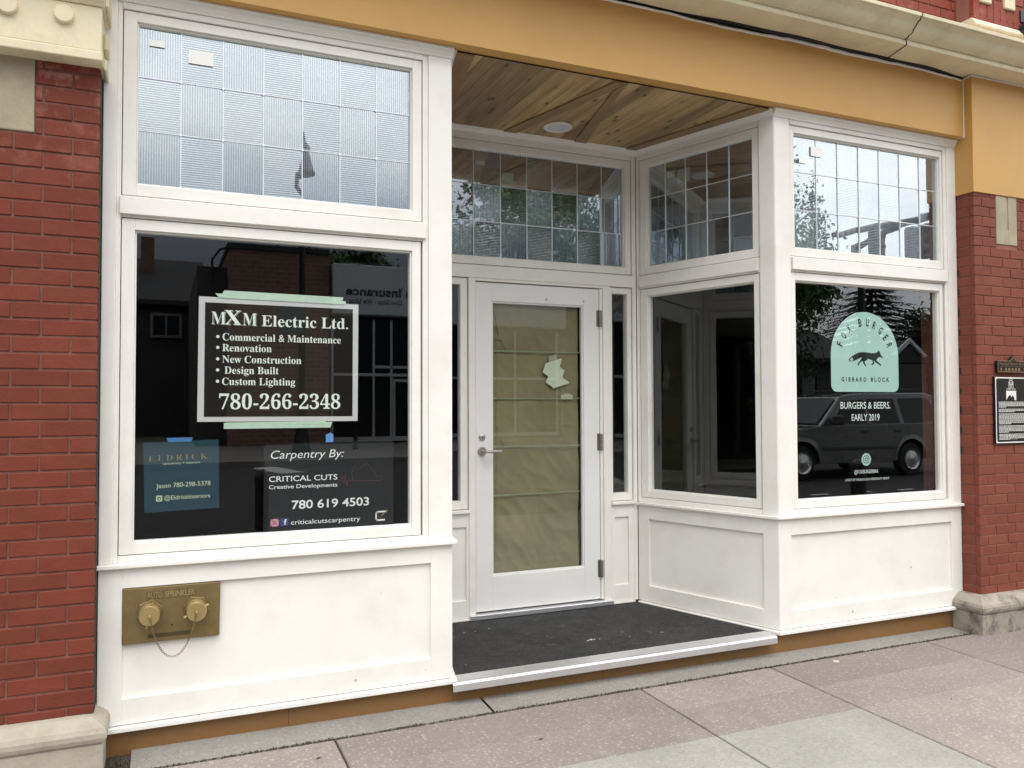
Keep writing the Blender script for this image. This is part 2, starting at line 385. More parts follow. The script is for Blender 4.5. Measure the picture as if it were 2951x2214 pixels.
# ---- right bay
tR = thing('display_bay', (.75,.06,0), 'narrow white corner bay with the mint green fox badge on its glass', 'shop window')
bay_face(tR, M_F, .002,.118,.129, 0,0, 1.462,1.490,1.572,
    gl_u=(.168,1.440,2.464,3.178), gl_l=(.166,1.418,.913,2.264), so_u=(.130,1.461,2.411,3.223), so_l=(.130,1.450,.863,2.314),
    tiles_x=[.190-.022,.371,.549,.729,.909,1.092,1.276,1.440], panel=(.100,1.476,.260,.712), crown_ends=(-.004,1.572), sill_ends=(-.012,1.574), drip_ends=(-.014,1.550))
S = lambda s: LR - s
bay_face(tR, M_R, .002,.012,.020, 0,0, S(.112),S(.104),S(.003),
    gl_u=(S(.992),S(.160),2.464,3.178), gl_l=(S(.986),S(.156),.913,2.264), so_u=(.022,S(.114),2.411,3.223), so_l=(.022,S(.116),.863,2.314),
    tiles_x=[S(.992),S(.845),S(.678),S(.510),S(.343),S(.160)], panel=(S(.978),S(.105),.262,.717), crown_ends=(0,LR-.001), sill_ends=(.012,S(-.014)), drip_ends=(.012,S(-.016)))

# ---- entrance screen (transom, sidelights, panels, door frame)
tE = thing('entrance_screen', (-1.09,DD,.14), 'white recessed entrance frame with dark ribbed transom and narrow sidelights around the door', 'door surround')
f = MB()
f.box(-.375,XB,0,.10,.15,3.252); f.box(XL,-1.818,0,.10,.15,3.252)                      # corner posts
f.box(-1.818,-.375,-.005,.10,2.324,2.405); f.box(-1.818,-.375,.012,.10,2.405,2.411); f.box(-1.818,-.375,.006,.10,3.224,3.252)
for a0,a1 in ((-1.598,-1.552),(-.612,-.556)):
    f.box(a0,a1,0,.10,.15,2.324)
f.box(-1.552,-.612,0,.10,2.306,2.324)
f.box(-1.552,-1.546,.03,.10,.178,2.306); f.box(-.633,-.612,.012,.10,.178,2.306)
f.build('door_frame', M_white, tE, M_D, bevel=.002)
c = MB(); crown(c, XL, XB); c.build('crown_moulding', M_white, tE, M_D)
sash('transom_sash', tE, M_D, (-1.817,-.376,2.412,3.223), (-1.752,-.424,2.464,3.178), M_white,
     tiles=([-1.752,-1.548,-1.358,-1.167,-.979,-.786,-.596,-.424], (3.178,2.945,2.703,2.464)))
for a0,a1,g0,g1,p0,p1 in ((-1.817,-1.599,-1.776,-1.650,-1.772,-1.616),(-.555,-.376,-.533,-.412,-.527,-.418)):
    sash('sidelight', tE, M_D, (a0,a1,.838,2.323), (g0,g1,.893,2.278), M_white, pane=M_glass, bead=False)
    p = MB(); ring(p, (a0,a1,.152,.8155), (p0,p1,.266,.728), .002, .05); p.build('panel_frame', M_white, tE, M_D, bevel=.0015)
    q = MB(); q.box(p0-.006,p1+.006,.016,.045,.26,.735); q.build('panel', M_white, tE, M_D)
    s_ = MB(); s_.box(a0-.004,a1+.004,-.022,.05,.816,.8365); s_.build('sill', M_white, tE, M_D, bevel=.003)
    s_ = MB(); s_.box(a0,a1,-.014,.05,.139,.151); s_.build('base_trim', M_white, tE, M_D, bevel=.002)
s_ = MB(); s_.box(-1.60,-.556,-.03,.06,.1395,.172); s_.build('threshold', M_alu, tE, M_D, bevel=.004)

# ---- door
tD = thing('glass_door', (-1.09,DD+.03,.175), 'white glazed entrance door with brown paper taped behind its glass', 'door')
mb = MB(); ring(mb, (-1.545,-.636,.180,2.301), (-1.431,-.757,.401,2.180), .018, .062)
leaf = mb.build('door_leaf', M_door, tD, M_D, bevel=.002)
mb = MB(); ring(mb, (-1.431,-.757,.401,2.180), (-1.421,-.767,.411,2.170), .026, .05); mb.build('glazing_bead', M_door, leaf, M_D, bevel=.0015)
g = MB(); g.poly([(-1.431,.044,.401),(-.757,.044,.401),(-.757,.044,2.18),(-1.431,.044,2.18)]); g.build('pane', M_glassd, leaf, M_D, recalc=False)
mb = MB(); mb.lathe([(.001,.0),(.029,.0),(.029,.008),(.024,.013),(.001,.013)], (-1.503,.018,1.206), 'y', 28)
mb.tube([(-1.503,.012,1.206),(-1.503,-.035,1.206),(-1.496,-.047,1.206),(-1.47,-.050,1.206),(-1.43,-.049,1.2055),(-1.392,-.045,1.205)], [.010,.010,.0105,.011,.0105,.0095], 12)
h = mb.build('door_handle', M_steel, tD, M_D, smooth=True)
mb = MB(); mb.lathe([(.001,0),(.0215,0),(.0215,.008),(.0165,.012),(.001,.012)], (-1.502,.018,1.297), 'y', 28); mb.box(-1.504,-1.500,.0035,.008,1.289,1.303,1)
mb.build('lock_cylinder', [M_steel, M_black], tD, M_D, smooth=True)
for z0,z1 in ((2.040,2.154),(1.192,1.306),(.330,.445)):
    mb = MB()
    for k in range(3):
        mb.lathe([(.001,0),(.0115,0),(.0115,(z1-z0)/3-.002),(.001,(z1-z0)/3-.002)], (-.632,.006,z0+k*(z1-z0)/3), 'z', 14)
    mb.box(-.656,-.634,.0145,.018,z0,z1)
    mb.build('hinge', M_hinge, tD, M_D, smooth=True)
for x in (-1.036,-.754):
    mb = MB(); mb.lathe([(.001,0),(.0075,0),(.006,.003),(.001,.003)], (x,.018,2.210), 'y', 16); mb.build('screw_plug', M_steel, tD, M_D)

# brown paper behind the door glass, a thing of its own with its tape
tP = thing('paper_cover', (-1.09,DD+.06,.42), 'creased brown kraft paper covering the inside of the door glass', 'paper')
M_kraft = pm('kraft_paper', (.255,.215,.14), .8, .10, 4, .35, 26, dirt=(.20,.17,.11), dirt_amt=.4, dirt_scale=3, tint=.06)
def paper_sheet(x0, x1, z0, z1, nx, nz, dep, t):
    mb = MB()
    def P_(i, j):
        x = x0+(x1-x0)*i/nx; z = z0+(z1-z0)*j/nz
        v = Vector((x*5, z*5, 1.7)); d = noise.noise(v)*.010 + abs(noise.noise(Vector((x*9+z*7, z*4-x*3, 4.1))))*.014*(1.0 if z < 1.25 else .5) + noise.noise(Vector((x*3, z*40, 2)))*.0012
        return (x + noise.noise(Vector((z*6,x,3)))*.004, dep + d, z)
    for i in range(nx):
        for j in range(nz): mb.poly([P_(i,j),P_(i+1,j),P_(i+1,j+1),P_(i,j+1)], 0, t)
    return mb
pp = paper_sheet(-1.440,-.778,.39,2.19,46,110,.064,.5); sh = pp.build('paper_sheet', M_kraft, tP, M_D, smooth=True, recalc=False)
pp = paper_sheet(-1.385,-1.092,.40,2.19,20,110,.060,.85); pp.build('paper_sheet', M_kraft, tP, M_D, smooth=True, recalc=False)
M_tapeg = pm('green_tape', (.26,.30,.20), .45, .1, 20)
for z, dz in ((1.858,.003),(1.546,.002),(1.232,-.004),(.913,.004)):
    mb = MB(); mb.prism([(-1.424,z-.006),(-.772,z+dz-.003),(-.772,z+dz+.003),(-1.424,z+.006)], .0485,.0495, axis='y'); mb.build('tape', M_tapeg, tP, M_D)
mb = MB(); mb.box(-.772,-.768,.0485,.0495,1.86,2.16); mb.build('tape', M_tapeg, tP, M_D)
M_crack = pm('torn_edge', (.09,.06,.03), .9)
for pts in (((-1.405,1.932),(-1.352,1.930),(-1.345,1.90),(-1.325,1.880),(-1.324,1.866)),((-1.404,2.12),(-1.385,2.02),(-1.372,1.96)),((-1.385,1.37),(-1.375,1.34)),((-1.36,1.275),(-1.335,1.235))):
    mb = MB(); mb.tube([(x,.0495,z) for x,z in pts], .0016, 5); mb.build('tear', M_crack, tP, M_D)
M_pap = pm('white_paper', (.62,.64,.57), .7, .03)
t = thing('torn_note', (-.96,DD+.05,1.61), 'torn zigzag scrap of white paper stuck on the papered door glass', 'paper scrap')
z_ = [(-1.030,1.784),(-.906,1.820),(-.924,1.760),(-.888,1.738),(-.892,1.725),(-.906,1.690),(-.856,1.660),(-.853,1.650),(-.978,1.614),(-.981,1.625),(-1.031,1.655),(-1.012,1.692),(-1.017,1.700),(-1.053,1.723)]
mb = MB(); mb.prism(z_, .0468,.0474, axis='y'); mb.build('paper_piece', M_pap, t, M_D)
mb = MB(); mb.prism([(-1.009,1.829),(-.950,1.847),(-.946,1.806),(-1.003,1.790)], .0475,.048, axis='y'); mb.build('tape', pm('clear_tape', (.42,.39,.30), .35), t, M_D)
t = thing('tape_patch', (-.87,DD+.05,1.56), 'small clear tape patch low on the papered door, below the torn note', 'tape')
mb = MB(); mb.box(-.917,-.828,.0462,.0468,1.541,1.574); mb.box(-.892,-.846,.0455,.0461,1.545,1.580); mb.build('tape', pm('pale_tape', (.50,.48,.40), .3), t, M_D)

# ---- porch ceiling, light, floor
tC = thing('porch_ceiling', (-1.05,.5,3.295), 'knotty pine board ceiling over the recessed entrance with diverging cedar strips', 'ceiling')
def xl(y): return XF+.01+(XL-XF)*y/DD
def xr(y): return -.01+XB*y/DD
mb = MB(); x = -2.15
while x < .05:
    w = .087; t_ = random.random()
    pts = []
    for yy in (0.006, DD): pass
    # clip plank to the trapezoid by sampling its two edges
    def clipx(xx, yy): return min(max(xx, xl(yy)), xr(yy))
    ys = [.006+(DD-.006)*i/24 for i in range(25)]
    sk = -.022
    L_ = [(clipx(x+.0008+sk*yy, yy), yy) for yy in ys]; R_ = [(clipx(x+w-.0008+sk*yy, yy), yy) for yy in ys]
    for i in range(24):
        if R_[i][0]-L_[i][0] > .002 or R_[i+1][0]-L_[i+1][0] > .002:
            mb.poly([(*L_[i],3.2975),(*L_[i+1],3.2975),(*R_[i+1],3.2975),(*R_[i],3.2975)], 0, t_)
    x += w
mb.poly([(XF,0,3.3005),(XL,DD,3.3005),(XB,DD,3.3005),(0,0,3.3005)], 1)
mb.build('boards', [M_wood, M_dark], tC, recalc=False)
def strip(pts, name='cedar_strip'):
    b = MB(); b.prism(pts, 3.2875, 3.2965); b.build(name, M_woodt, tC, bevel=.0015)
strip([(-1.100,.004),(-1.365,.985),(-1.274,.985),(-1.052,.10),(-1.044,.004)])
strip([(-1.040,.004),(-1.046,.13),(-.843,.988),(-.752,.988),(-1.000,.12),(-1.02,.004)])
strip([(xl(.004),.004),(xl(.985),.985),(xl(.985)+.062,.985),(xl(.004)+.115,.004)])
strip([(-.125,.004),(-.437,.988),(xr(.988),.988),(xr(.004),.004)])
tCl = thing('ceiling_light', (-1.07,.785,3.29), 'round white recessed light in the pine porch ceiling', 'light')
mb = MB(); mb.lathe([(.070,0),(.092,0),(.094,-.004),(.088,-.010),(.072,-.008),(.070,0)], (-1.07,.785,3.296), 'z', 40); mb.build('trim_ring', pm('light_trim', (.72,.72,.71), .45), tCl, smooth=True)
mb = MB(); mb.lathe([(.001,-.010),(.045,-.010),(.074,-.006),(.074,0),(.001,0)], (-1.07,.785,3.296), 'z', 40); mb.build('lens', pm('light_lens', (.62,.63,.64), .3), tCl, smooth=True)

tS = thing('entrance_step', (-1.05,.4,0), 'low entrance step with ochre riser and rounded aluminium nosing', 'step')
mb = MB(); mb.prism([(-2.056,.03),(-.012,.03),(XB-.002,DD+.02),(XL,DD+.02)], .0, .1335); mb.build('platform', M_kick, tS)
mb = MB()                                                        # nosing profile in (y,z), extruded along x
prof = [(.062,.139),(.058,.1445),(-.030,.1430),(-.042,.1400),(-.049,.1325),(-.050,.098),(-.045,.096),(-.040,.128),(.062,.134)]
mb.prism(prof, -2.076, -.062, axis='x'); mb.build('nosing', M_alu, tS, bevel=.002)
tM = thing('rubber_mat', (-1.05,.5,.14), 'black ribbed rubber mat filling the entrance floor', 'mat')
def mat_rubber():
    m, nt, out = nodes('black_rubber'); b = N(nt,'ShaderNodeBsdfPrincipled'); nt.links.new(b.outputs[0], out.inputs[0]); pos = world_pos(nt)
    n1 = noise_(nt,pos,3.2,7,.7); n2 = noise_(nt,pos,26,5,.7)
    c = mixc(nt, ramp(nt,n1,.35,.7),(.009,.009,.010),(.026,.0255,.026))
    v = N(nt,'ShaderNodeTexVoronoi'); v.inputs['Scale'].default_value = 62; v.inputs['Randomness'].default_value=.15
    mp = N(nt,'ShaderNodeMapping'); mp.inputs['Rotation'].default_value=(0,0,.785); nt.links.new(pos,mp.inputs[0]); nt.links.new(mp.outputs[0], v.inputs['Vector'])
    c = mixc(nt, math_(nt,'MULTIPLY',ramp(nt,v.outputs['Distance'],.34,.16), ramp(nt,n2,.30,.62)), c, (.23,.225,.22))  # pale dots paint highlights onto the raised pattern
    n5 = noise_(nt,pos,150,2,.6); c = mixc(nt, math_(nt,'MULTIPLY',ramp(nt,n5,.56,.68), ramp(nt,n2,.34,.6)), c, (.17,.167,.165))
    n3 = noise_(nt,pos,11,8,.75); c = mixc(nt, math_(nt,'MULTIPLY',ramp(nt,n3,.60,.74),.5), c, (.25,.24,.23))
    nt.links.new(c,b.inputs['Base Color']); b.inputs['Roughness'].default_value=.7; b.inputs['Specular IOR Level'].default_value=.3
    bp = N(nt,'ShaderNodeBump'); bp.inputs['Strength'].default_value=1; bp.inputs['Distance'].default_value=.006; nt.links.new(v.outputs['Distance'],bp.inputs['Height']); nt.links.new(bp.outputs[0],b.inputs['Normal'])
    return m
mb = MB(); mb.prism([(-2.052,.066),(-.028,.066),(XB-.012,DD-.016),(XL+.012,DD-.016)], .1340,.1392); mb.build('mat_sheet', mat_rubber(), tM)
mb = MB()
for x,y,s in ((-1.12,.33,.010),(-1.10,.335,.012),(-1.075,.335,.008),(-1.045,.33,.005),(-1.09,.345,.006),(-.86,.30,.005),(-.64,.30,.006),(-.63,.295,.005),(-.85,.40,.005),(-1.72,.78,.007),(-1.55,.80,.007),(-1.65,.77,.004),(-1.92,.20,.004),(-.9,.6,.004),(-1.3,.5,.003)):
    mb.prism([(x+s*math.cos(a)*random.uniform(.5,1.2), y+s*.8*math.sin(a)*random.uniform(.5,1.2)) for a in [k*PI/4 for k in range(8)]], .1392,.1400)
tag(mb.build('paint_specks', pm('plaster_speck',(.5,.5,.48),.8), tM), 'pale dried plaster specks')

# kick boards under the two bays: parts of the bays
mb = MB(); mb.box(-3.612,-2.85,.016,.06,-.02,.1278); mb.box(-2.8488,-2.0575,.0145,.06,-.02,.1278); mb.build('kick_board', M_kick, tL)
mb = MB(); mb.box(-.3685,.078,.0148,.06,-.02,.0945); mb.box(.002,.078,.0149,.05,.0945,.1278); mb.box(.0792,1.556,.016,.06,-.03,.1278); mb.build('kick_board', M_kick, tR)
mb = MB(); mb.box(-2.056,-1.2,.0152,.029,-.02,.12); mb.box(-1.1988,-.3697,.0145,.029,-.02,.12); mb.build('riser', M_kick, tS)

# small grey scuffs on the paintwork
M_scuff = pm('grey_scuff', (.38,.36,.33), .7, .2, 40)
for par, M_, spots in ((tL, M_F, ((-2.545,.205,.0050),(-2.98,.27,.0022),(-2.42,.60,.0018),(-2.2,.21,.0022))),(tR, M_F, ((1.11,.435,.0060),(.58,.205,.0070),(.46,.30,.0028),(1.12,.262,.0024),(.9,.62,.0018)))):
    mb = MB()
    for x,z,r_ in spots:
        yy_ = .0186 if .262 < z < .712 else .0014
        mb.poly([(x+r_*math.cos(a)*random.uniform(.8,1.2), yy_, z+r_*1.15*math.sin(a)*random.uniform(.8,1.2)) for a in [k*PI/5 for k in range(10)]])
    mb.build('scuff_marks', M_scuff, par, M_, recalc=False)
# ------------------------------------------------------------------ masonry
def bricks(mb, x0, x1, z0, z1, yf, pitch, zph, heads, L, mort=.009, skip=(), side=None, dep=.03, seed=1):
    """running bond on a wall facing -y; heads=(even, odd) head joint phases; side=(xs, y1): return face at x=xs"""
    rnd = random.Random(seed)
    k = math.floor((z0 - zph)/pitch)
    while True:
        za = zph + k*pitch + mort/2; zb = za + pitch - mort
        k0 = k; k += 1
        if za > z1: break
        za, zb = max(za, z0), min(zb, z1)
        if zb - za < .012: continue
        h = heads[k0 % 2]; x = h - L*math.ceil((h - x0)/L)
        while x < x1:
            a, b = max(x + mort/2, x0), min(x + L - mort/2, x1)
            x += L
            segs = [(a, b)]
            for (sx0,sx1,sz0,sz1) in skip:
                if zb > sz0 and za < sz1:
                    ns = []
                    for (p, q) in segs:
                        if q <= sx0 or p >= sx1: ns.append((p,q))
                        else:
                            if p < sx0: ns.append((p, sx0))
                            if q > sx1: ns.append((sx1, q))
                    segs = ns
            for (p, q) in segs:
                if q - p < .012: continue
                one_brick(mb, p, q, za, zb, yf + rnd.uniform(-.0012,.0012), dep, rnd.random(), rnd)
def one_brick(mb, p, q, za, zb, yf, dep, t, rnd):
    c = .0020; j = lambda: rnd.uniform(-.0009,.0009)
    n = len(mb.v)
    A = [(p+j(),yf+c,za+j()),(q+j(),yf+c,za+j()),(q+j(),yf+c,zb+j()),(p+j(),yf+c,zb+j())]
    B = [(p+c+j(),yf,za+c+j()),(q-c+j(),yf,za+c+j()),(q-c+j(),yf,zb-c+j()),(p+c+j(),yf,zb-c+j())]
    D_ = [(a[0], yf+dep, a[2]) for a in A]
    mb.v += A + B + D_
    fs = [(4,5,6,7)] + [(i,(i+1)%4,4+(i+1)%4,4+i) for i in range(4)] + [(8+i,8+(i+1)%4,(i+1)%4,i) for i in range(4)]
    for f in fs: mb.f.append(tuple(n+i for i in f)); mb.m.append(0); mb.t.append(t)

# ---- left pier
YL = -.12; XLp = -3.638
tPL = thing('brick_pier', (-4.1,-.1,0), 'red brick pier with cream bossed cap, left of the poster window', 'brick pier')
mb = MB(); bricks(mb, -4.75, XLp, .262, 2.93, YL, .0675, 1.0395, (-3.735,-3.840), .2075, skip=[(-4.75,-3.868,2.592,3.0)], seed=3)
mb.build('brickwork', M_brickL, tPL, recalc=False)
mb = MB(); mb.box(-4.76, XLp-.003, YL+.0050, .3, .2, 2.93); mb.box(XLp-.004,XLp+.001,YL+.02,.02,.25,2.90,1); mb.build('mortar', [M_mortarL, M_dark], tPL)  # second box is a dark strip painting the shade between pier and jamb
mb = MB(); mb.box(-4.76,-3.872,YL-.002,.1,2.598,2.925); mb.build('stone_block', M_stone, tPL, bevel=.006, seg=2)
def base_stone(mb, x0, x1, yb, zb, zm, zt, xs, depth=.30):
    """plinth block with a bull-nosed moulding; profile run along x and returned at xs"""
    pass
def plinth(parent, xarr, sgn, yf, z0, zm, zt, xfar, m):
    """corner plinth; visible return at xarr facing sgn direction (+1 faces +x)"""
    prof = [(0.0, z0-.25)]                      # (out, z): out = projection beyond block face
    prof += [(0.0, zm-.006),(-.004, zm-.002),(-.004, zm+.003),(.008, zm+.008),(.014, zm+.026),(.014, zm+.045),(.006, zm+.064),(-.012,zm+.078),(-.045, zt-.004),(-.085, zt)]
    mb = MB(); k = len(prof)
    n = len(mb.v)
    for i,(o,z) in enumerate(prof):
        r = xarr + sgn*o
        mb.v += [(xfar, yf-o, z), (r, yf-o, z), (r, .012, z)]
    for i in range(k-1):
        for j in range(2):
            a = n+i*3+j; mb.f.append((a,a+1,a+4,a+3)); mb.m.append(0); mb.t.append(.5)
    b = n+(k-1)*3; mb.v.append((xfar,.012,zt)); mb.f.append((b,b+1,b+2,len(mb.v)-1)); mb.m.append(0); mb.t.append(.5)
    o = mb.build('plinth', m, parent, bevel=.004, seg=2); return o
plinth(tPL, -3.597, 1, -.192, .0, .160, .262, -4.76, M_base)
# cap block with two round bosses
cp = MB(); cp.box(-4.76,-3.629,-.197,.05,2.935,3.118); cp.box(-4.76,-3.625,-.206,.05,2.895,2.9345); 
cp.box(-3.629,-3.6105,-.10,.03,2.985,3.05); cp.box(-3.626,-3.6125,-.14,.03,2.885,2.93)
cap = cp.build('cap_block', M_cream, tPL, bevel=.005, seg=2)
cp = MB(); prof = [(-.15,3.118),(-.205,3.1185),(-.212,3.128),(-.222,3.136),(-.226,3.148),(-.240,3.152),(-.244,3.175),(-.262,3.19),(-.268,3.215),(.05,3.215),(.05,3.118)]
cp.prism(prof, -4.76, -3.618, axis='x'); cp.prism([(-.15,3.2155),(-.29,3.2155),(-.30,3.25),(-.31,3.72),(.05,3.72),(.05,3.2155)], -4.76,-3.612, axis='x'); cp.box(-3.618,-3.604,-.2,.02,3.124,3.212)
cp.build('cap_moulding', M_cream, tPL, bevel=.003)
for x in (-3.764,-3.958,-4.152,-4.346):
    mb = MB(); mb.lathe([(.001,0),(.036,0),(.0365,.016),(.033,.021),(.001,.0225)], (x,-.195,3.062), 'y', 32); mb.build('boss', M_cream, cap, smooth=True)

# ---- right pier
YR = -.128; XRp = 1.576
tPR = thing('brick_pier', (2.1,-.1,0), 'red brick pier with ochre boxed head carrying the two black plaques', 'brick pier')
mb = MB(); bricks(mb, XRp, 4.2, .232, 2.925, YR, .0667, 1.9605, (1.733,1.655), .196, mort=.0075, skip=[(1.792,2.012,2.583,3.0)], seed=5)
# return face: bricks laid along y
sd = MB(); bricks(sd, .0, .135, .232, 2.925, 0, .0667, 1.9605, (.105,.30), .196, mort=.0075, seed=8, dep=.03)
for v in sd.v: pass
sd.v = [(XRp + v[1], YR + .1355 - v[0] - .0005, v[2]) for v in sd.v]
sd.f = [tuple(f) for f in sd.f]; mb.add(sd)
mb.build('brickwork', M_brickR, tPR, recalc=False)
mb = MB(); mb.box(XRp+.0048, 4.21, YR+.0048, .3, .19, 2.93)
mb.build('mortar', M_mortarR, tPR)
mb = MB()
k = 0
for i in range(-12,7):
    if i % 2: continue
    z = 1.9605+i*.0667*2/2
    if .3 < z < 2.86: mb.box(1.5735,1.5775,-.012,.006,z+.012+random.uniform(-.004,.004),z+.052+random.uniform(-.006,.006))
mb.build('edge_gaps', M_dark, tPR)
mb = MB(); mb.box(1.797,1.889,YR-.001,.1,2.588,2.924); mb.box(1.920,2.007,YR-.001,.1,2.588,2.924); mb.box(1.8892,1.9198,YR+.0035,.1,2.588,2.924); mb.box(1.8891,1.9199,YR-.0008,YR+.02,2.588,2.688); 
mb.build('stone_block', M_stone, tPR, bevel=.002)
plinth(tPR, 1.481, -1, -.208, -.03, .135, .243, 4.21, pm('right_plinth_stone', (.30,.268,.215), .8, .18, 6, .8, 45, dirt=(.045,.038,.03), dirt_amt=.95, dirt_scale=13))
mb = MB(); mb.box(1.568, 4.22, -.137, .1, 2.921, 3.705); mb.build('ochre_cladding', M_ochre, tPR, bevel=.002)

# ---- fascia beam + sealant
tF = thing('fascia_beam', (-1.0,-.05,3.5), 'long ochre metal fascia beam spanning above both shop windows', 'fascia')
mb = MB(); mb.box(-3.609, 1.5665, -.0745, .012, 3.3035, 3.694); mb.build('fascia_panel', M_ochre, tF, bevel=.002)
mb = MB(); rnd = random.Random(4)
path = [(x, -.0755+rnd.uniform(-.003,.002), 3.696+.006*math.sin(x*2.3)+.004*math.sin(x*6.1+1)+rnd.uniform(-.002,.002)) for x in [-3.6+.05*i for i in range(104)]]
mb.tube(path, [.0068+.0036*max(0,math.sin(p[0]*1.9+.8))+rnd.uniform(-.0008,.0012) for p in path], 6)
mb.tube([(1.5655,-.0765,z) for z in (3.302,3.4,3.55,3.698)], .004, 6)
mb.tube([(1.5655,-.0765,3.698),(1.567,-.134,3.7045),(1.575,-.1385,3.706)], .004, 6)
mb.tube([(1.56,-.077,3.303),(1.545,-.02,3.303)], .0035, 6)
path = [(x,-.1385,3.705+.002*math.sin(x*7)) for x in [1.573+.05*i for i in range(53)]]
mb.tube(path, .0042, 6)
mb.tube([(1.571,-.001,z) for z in (2.93,3.0,3.15,3.30)], .0032, 6)
mb.build('sealant_bead', M_caulk, tF, smooth=True)

# ---- cornice
tCo = thing('stone_cornice', (-1.0,-.2,3.75), 'cracked cream stone cornice moulding above the ochre fascia', 'cornice')
prof = [(.02,3.712),(-.283,3.712),(-.286,3.716),(-.286,3.7375),(-.279,3.740),(-.277,3.749),(-.292,3.7515),(-.294,3.757),
        (-.305,3.759),(-.318,3.763),(-.331,3.770),(-.343,3.780),(-.354,3.793),(-.364,3.806),(-.378,3.816),(-.392,3.8215),(-.398,3.823),(-.398,3.829),(-.412,3.831),(-.414,3.851),(-.405,3.855),(-.04,3.90),(.02,3.90)]
def cornice_run(x0, x1):
    mb = MB(); mb.prism(prof, x0, x1, axis='x'); return mb
JX = 0.795
mb = cornice_run(-3.605, JX-.003); mb.build('moulding', M_cream, tCo, bevel=.0012)
mb = cornice_run(JX+.0015, 4.22); o = mb.build('moulding', M_cream, tCo, bevel=.0012)
# rough crack filling at the joint and the ragged gap behind the fascia top
mb = MB(); mb.prism([(b+.006 if b<-.05 else b, z+.004 if z<3.9 else z-.006) for b,z in prof], JX-.02, JX+.02, axis='x')
rnd = random.Random(9); P0 = [(JX+rnd.uniform(-.006,.006)+.10*(b+.286), b-.0005, z) for b,z in prof[1:20]]
mb.tube([(JX+.045,-.09,3.7105),(JX+.03,-.16,3.711),(JX+.012,-.23,3.711)]+P0, .0034, 6); mb.build('crack', M_dark, tCo)
# ragged dark gap between soffit and fascia
mb = MB(); pts = []; xs = [-3.6+.06*i for i in range(87)]
for x in xs:
    w = .030+.016*math.sin(x*1.3+.4)+.010*math.sin(x*3.7+2)+.004*math.sin(x*11)
    w = w if x < 1.15 else w*max(.1,(1.57-x)/.42)
    pts.append((x, -.075-max(.006,w)))
for i in range(len(xs)-1):
    mb.poly([(pts[i][0],pts[i][1],3.7113),(pts[i+1][0],pts[i+1][1],3.7113),(pts[i+1][0],-.06,3.7113),(pts[i][0],-.06,3.7113)])
mb.build('open_joint', M_dark, tCo)

# ---- upper brick wall
tU = thing('upper_wall', (0,0,3.95), 'red brick wall with pale stone blocks rising above the cornice', 'wall')
mb = MB(); bricks(mb, -4.7, 1.60, 3.86, 5.2, -.005, .0675, 4.0, (0,.104), .2075, seed=12); mb2 = MB(); bricks(mb2, 1.604, 4.2, 4.10, 5.2, -.135, .0675, 4.27, (1.70,1.80), .2075, seed=13, skip=[(1.66,1.775,4.22,4.36),(1.90,2.015,4.22,4.36)])
rnd = random.Random(2)
for i in range(39): one_brick(mb2, 1.606+i*.0665, 1.606+i*.0665+.060, 4.105, 4.215, -.1362, .03, rnd.random(), rnd)
mb.build('brickwork', brick_mat('brick_upper', (.25,.06,.042), pale_amt=.35, zpale=(3.9,4.0)), tU, recalc=False); mb2.build('brick_pilaster', bpy.data.materials['brick_upper'], tU, recalc=False)
mb = MB(); mb.box(-4.7,4.2,.001,.3,3.86,5.2); mb.box(1.607,4.2,-.129,.3,3.98,5.2); mb.build('mortar', M_mortarR, tU)
mb = MB(); mb.prism([(.0,4.035),(-.165,4.035),(-.170,4.045),(-.170,4.058),(-.14,4.098),(.0,4.098)], 1.575, 4.2, axis='x'); mb.build('stone_ledge', M_cream, tU, bevel=.003)
for a in (1.665,1.905):
    mb = MB(); mb.box(a,a+.105,-.149,.0,4.225,4.355); mb.build('stone_block', M_cream, tU, bevel=.003)
tW = thing('wall_floodlight', (2.12,-.22,4.08), 'black floodlight head at the top right on the upper brick wall', 'light')
mb = MB(); mb.lathe([(.02,-.10),(.055,-.10),(.062,-.06),(.062,.03),(.052,.06),(.02,.062)], (2.11,-.22,4.09), 'y', 20); mb.build('lamp_head', M_black, tW, smooth=True)
mb = MB(); mb.tube([(2.11,-.16,4.09),(2.11,-.14,4.15),(2.11,-.13,4.2)], .014, 8); mb.box(2.07,2.15,-.145,-.1355,4.16,4.24); mb.build('bracket', M_black, tW)

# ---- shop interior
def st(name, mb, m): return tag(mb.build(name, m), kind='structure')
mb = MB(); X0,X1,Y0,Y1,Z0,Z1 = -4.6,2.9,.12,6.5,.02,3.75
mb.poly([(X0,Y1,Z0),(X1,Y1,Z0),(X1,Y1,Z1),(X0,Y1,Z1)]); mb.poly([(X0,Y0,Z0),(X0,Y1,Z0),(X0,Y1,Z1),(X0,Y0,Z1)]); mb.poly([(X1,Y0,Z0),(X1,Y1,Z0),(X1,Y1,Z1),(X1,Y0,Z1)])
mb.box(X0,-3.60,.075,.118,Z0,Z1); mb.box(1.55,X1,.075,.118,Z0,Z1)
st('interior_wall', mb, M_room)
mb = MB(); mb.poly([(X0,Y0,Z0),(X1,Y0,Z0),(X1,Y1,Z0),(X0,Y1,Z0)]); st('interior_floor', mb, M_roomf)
mb = MB(); mb.poly([(X0,.03,Z1),(X1,.03,Z1),(X1,Y1,Z1),(X0,Y1,Z1)]); mb.box(X0,XL+.0,.105,Y1,3.31,3.33); mb.box(XB,X1,.105,Y1,3.31,3.33); mb.box(XL,XB,DD+.11,Y1,3.31,3.33); st('interior_ceiling', mb, M_room)

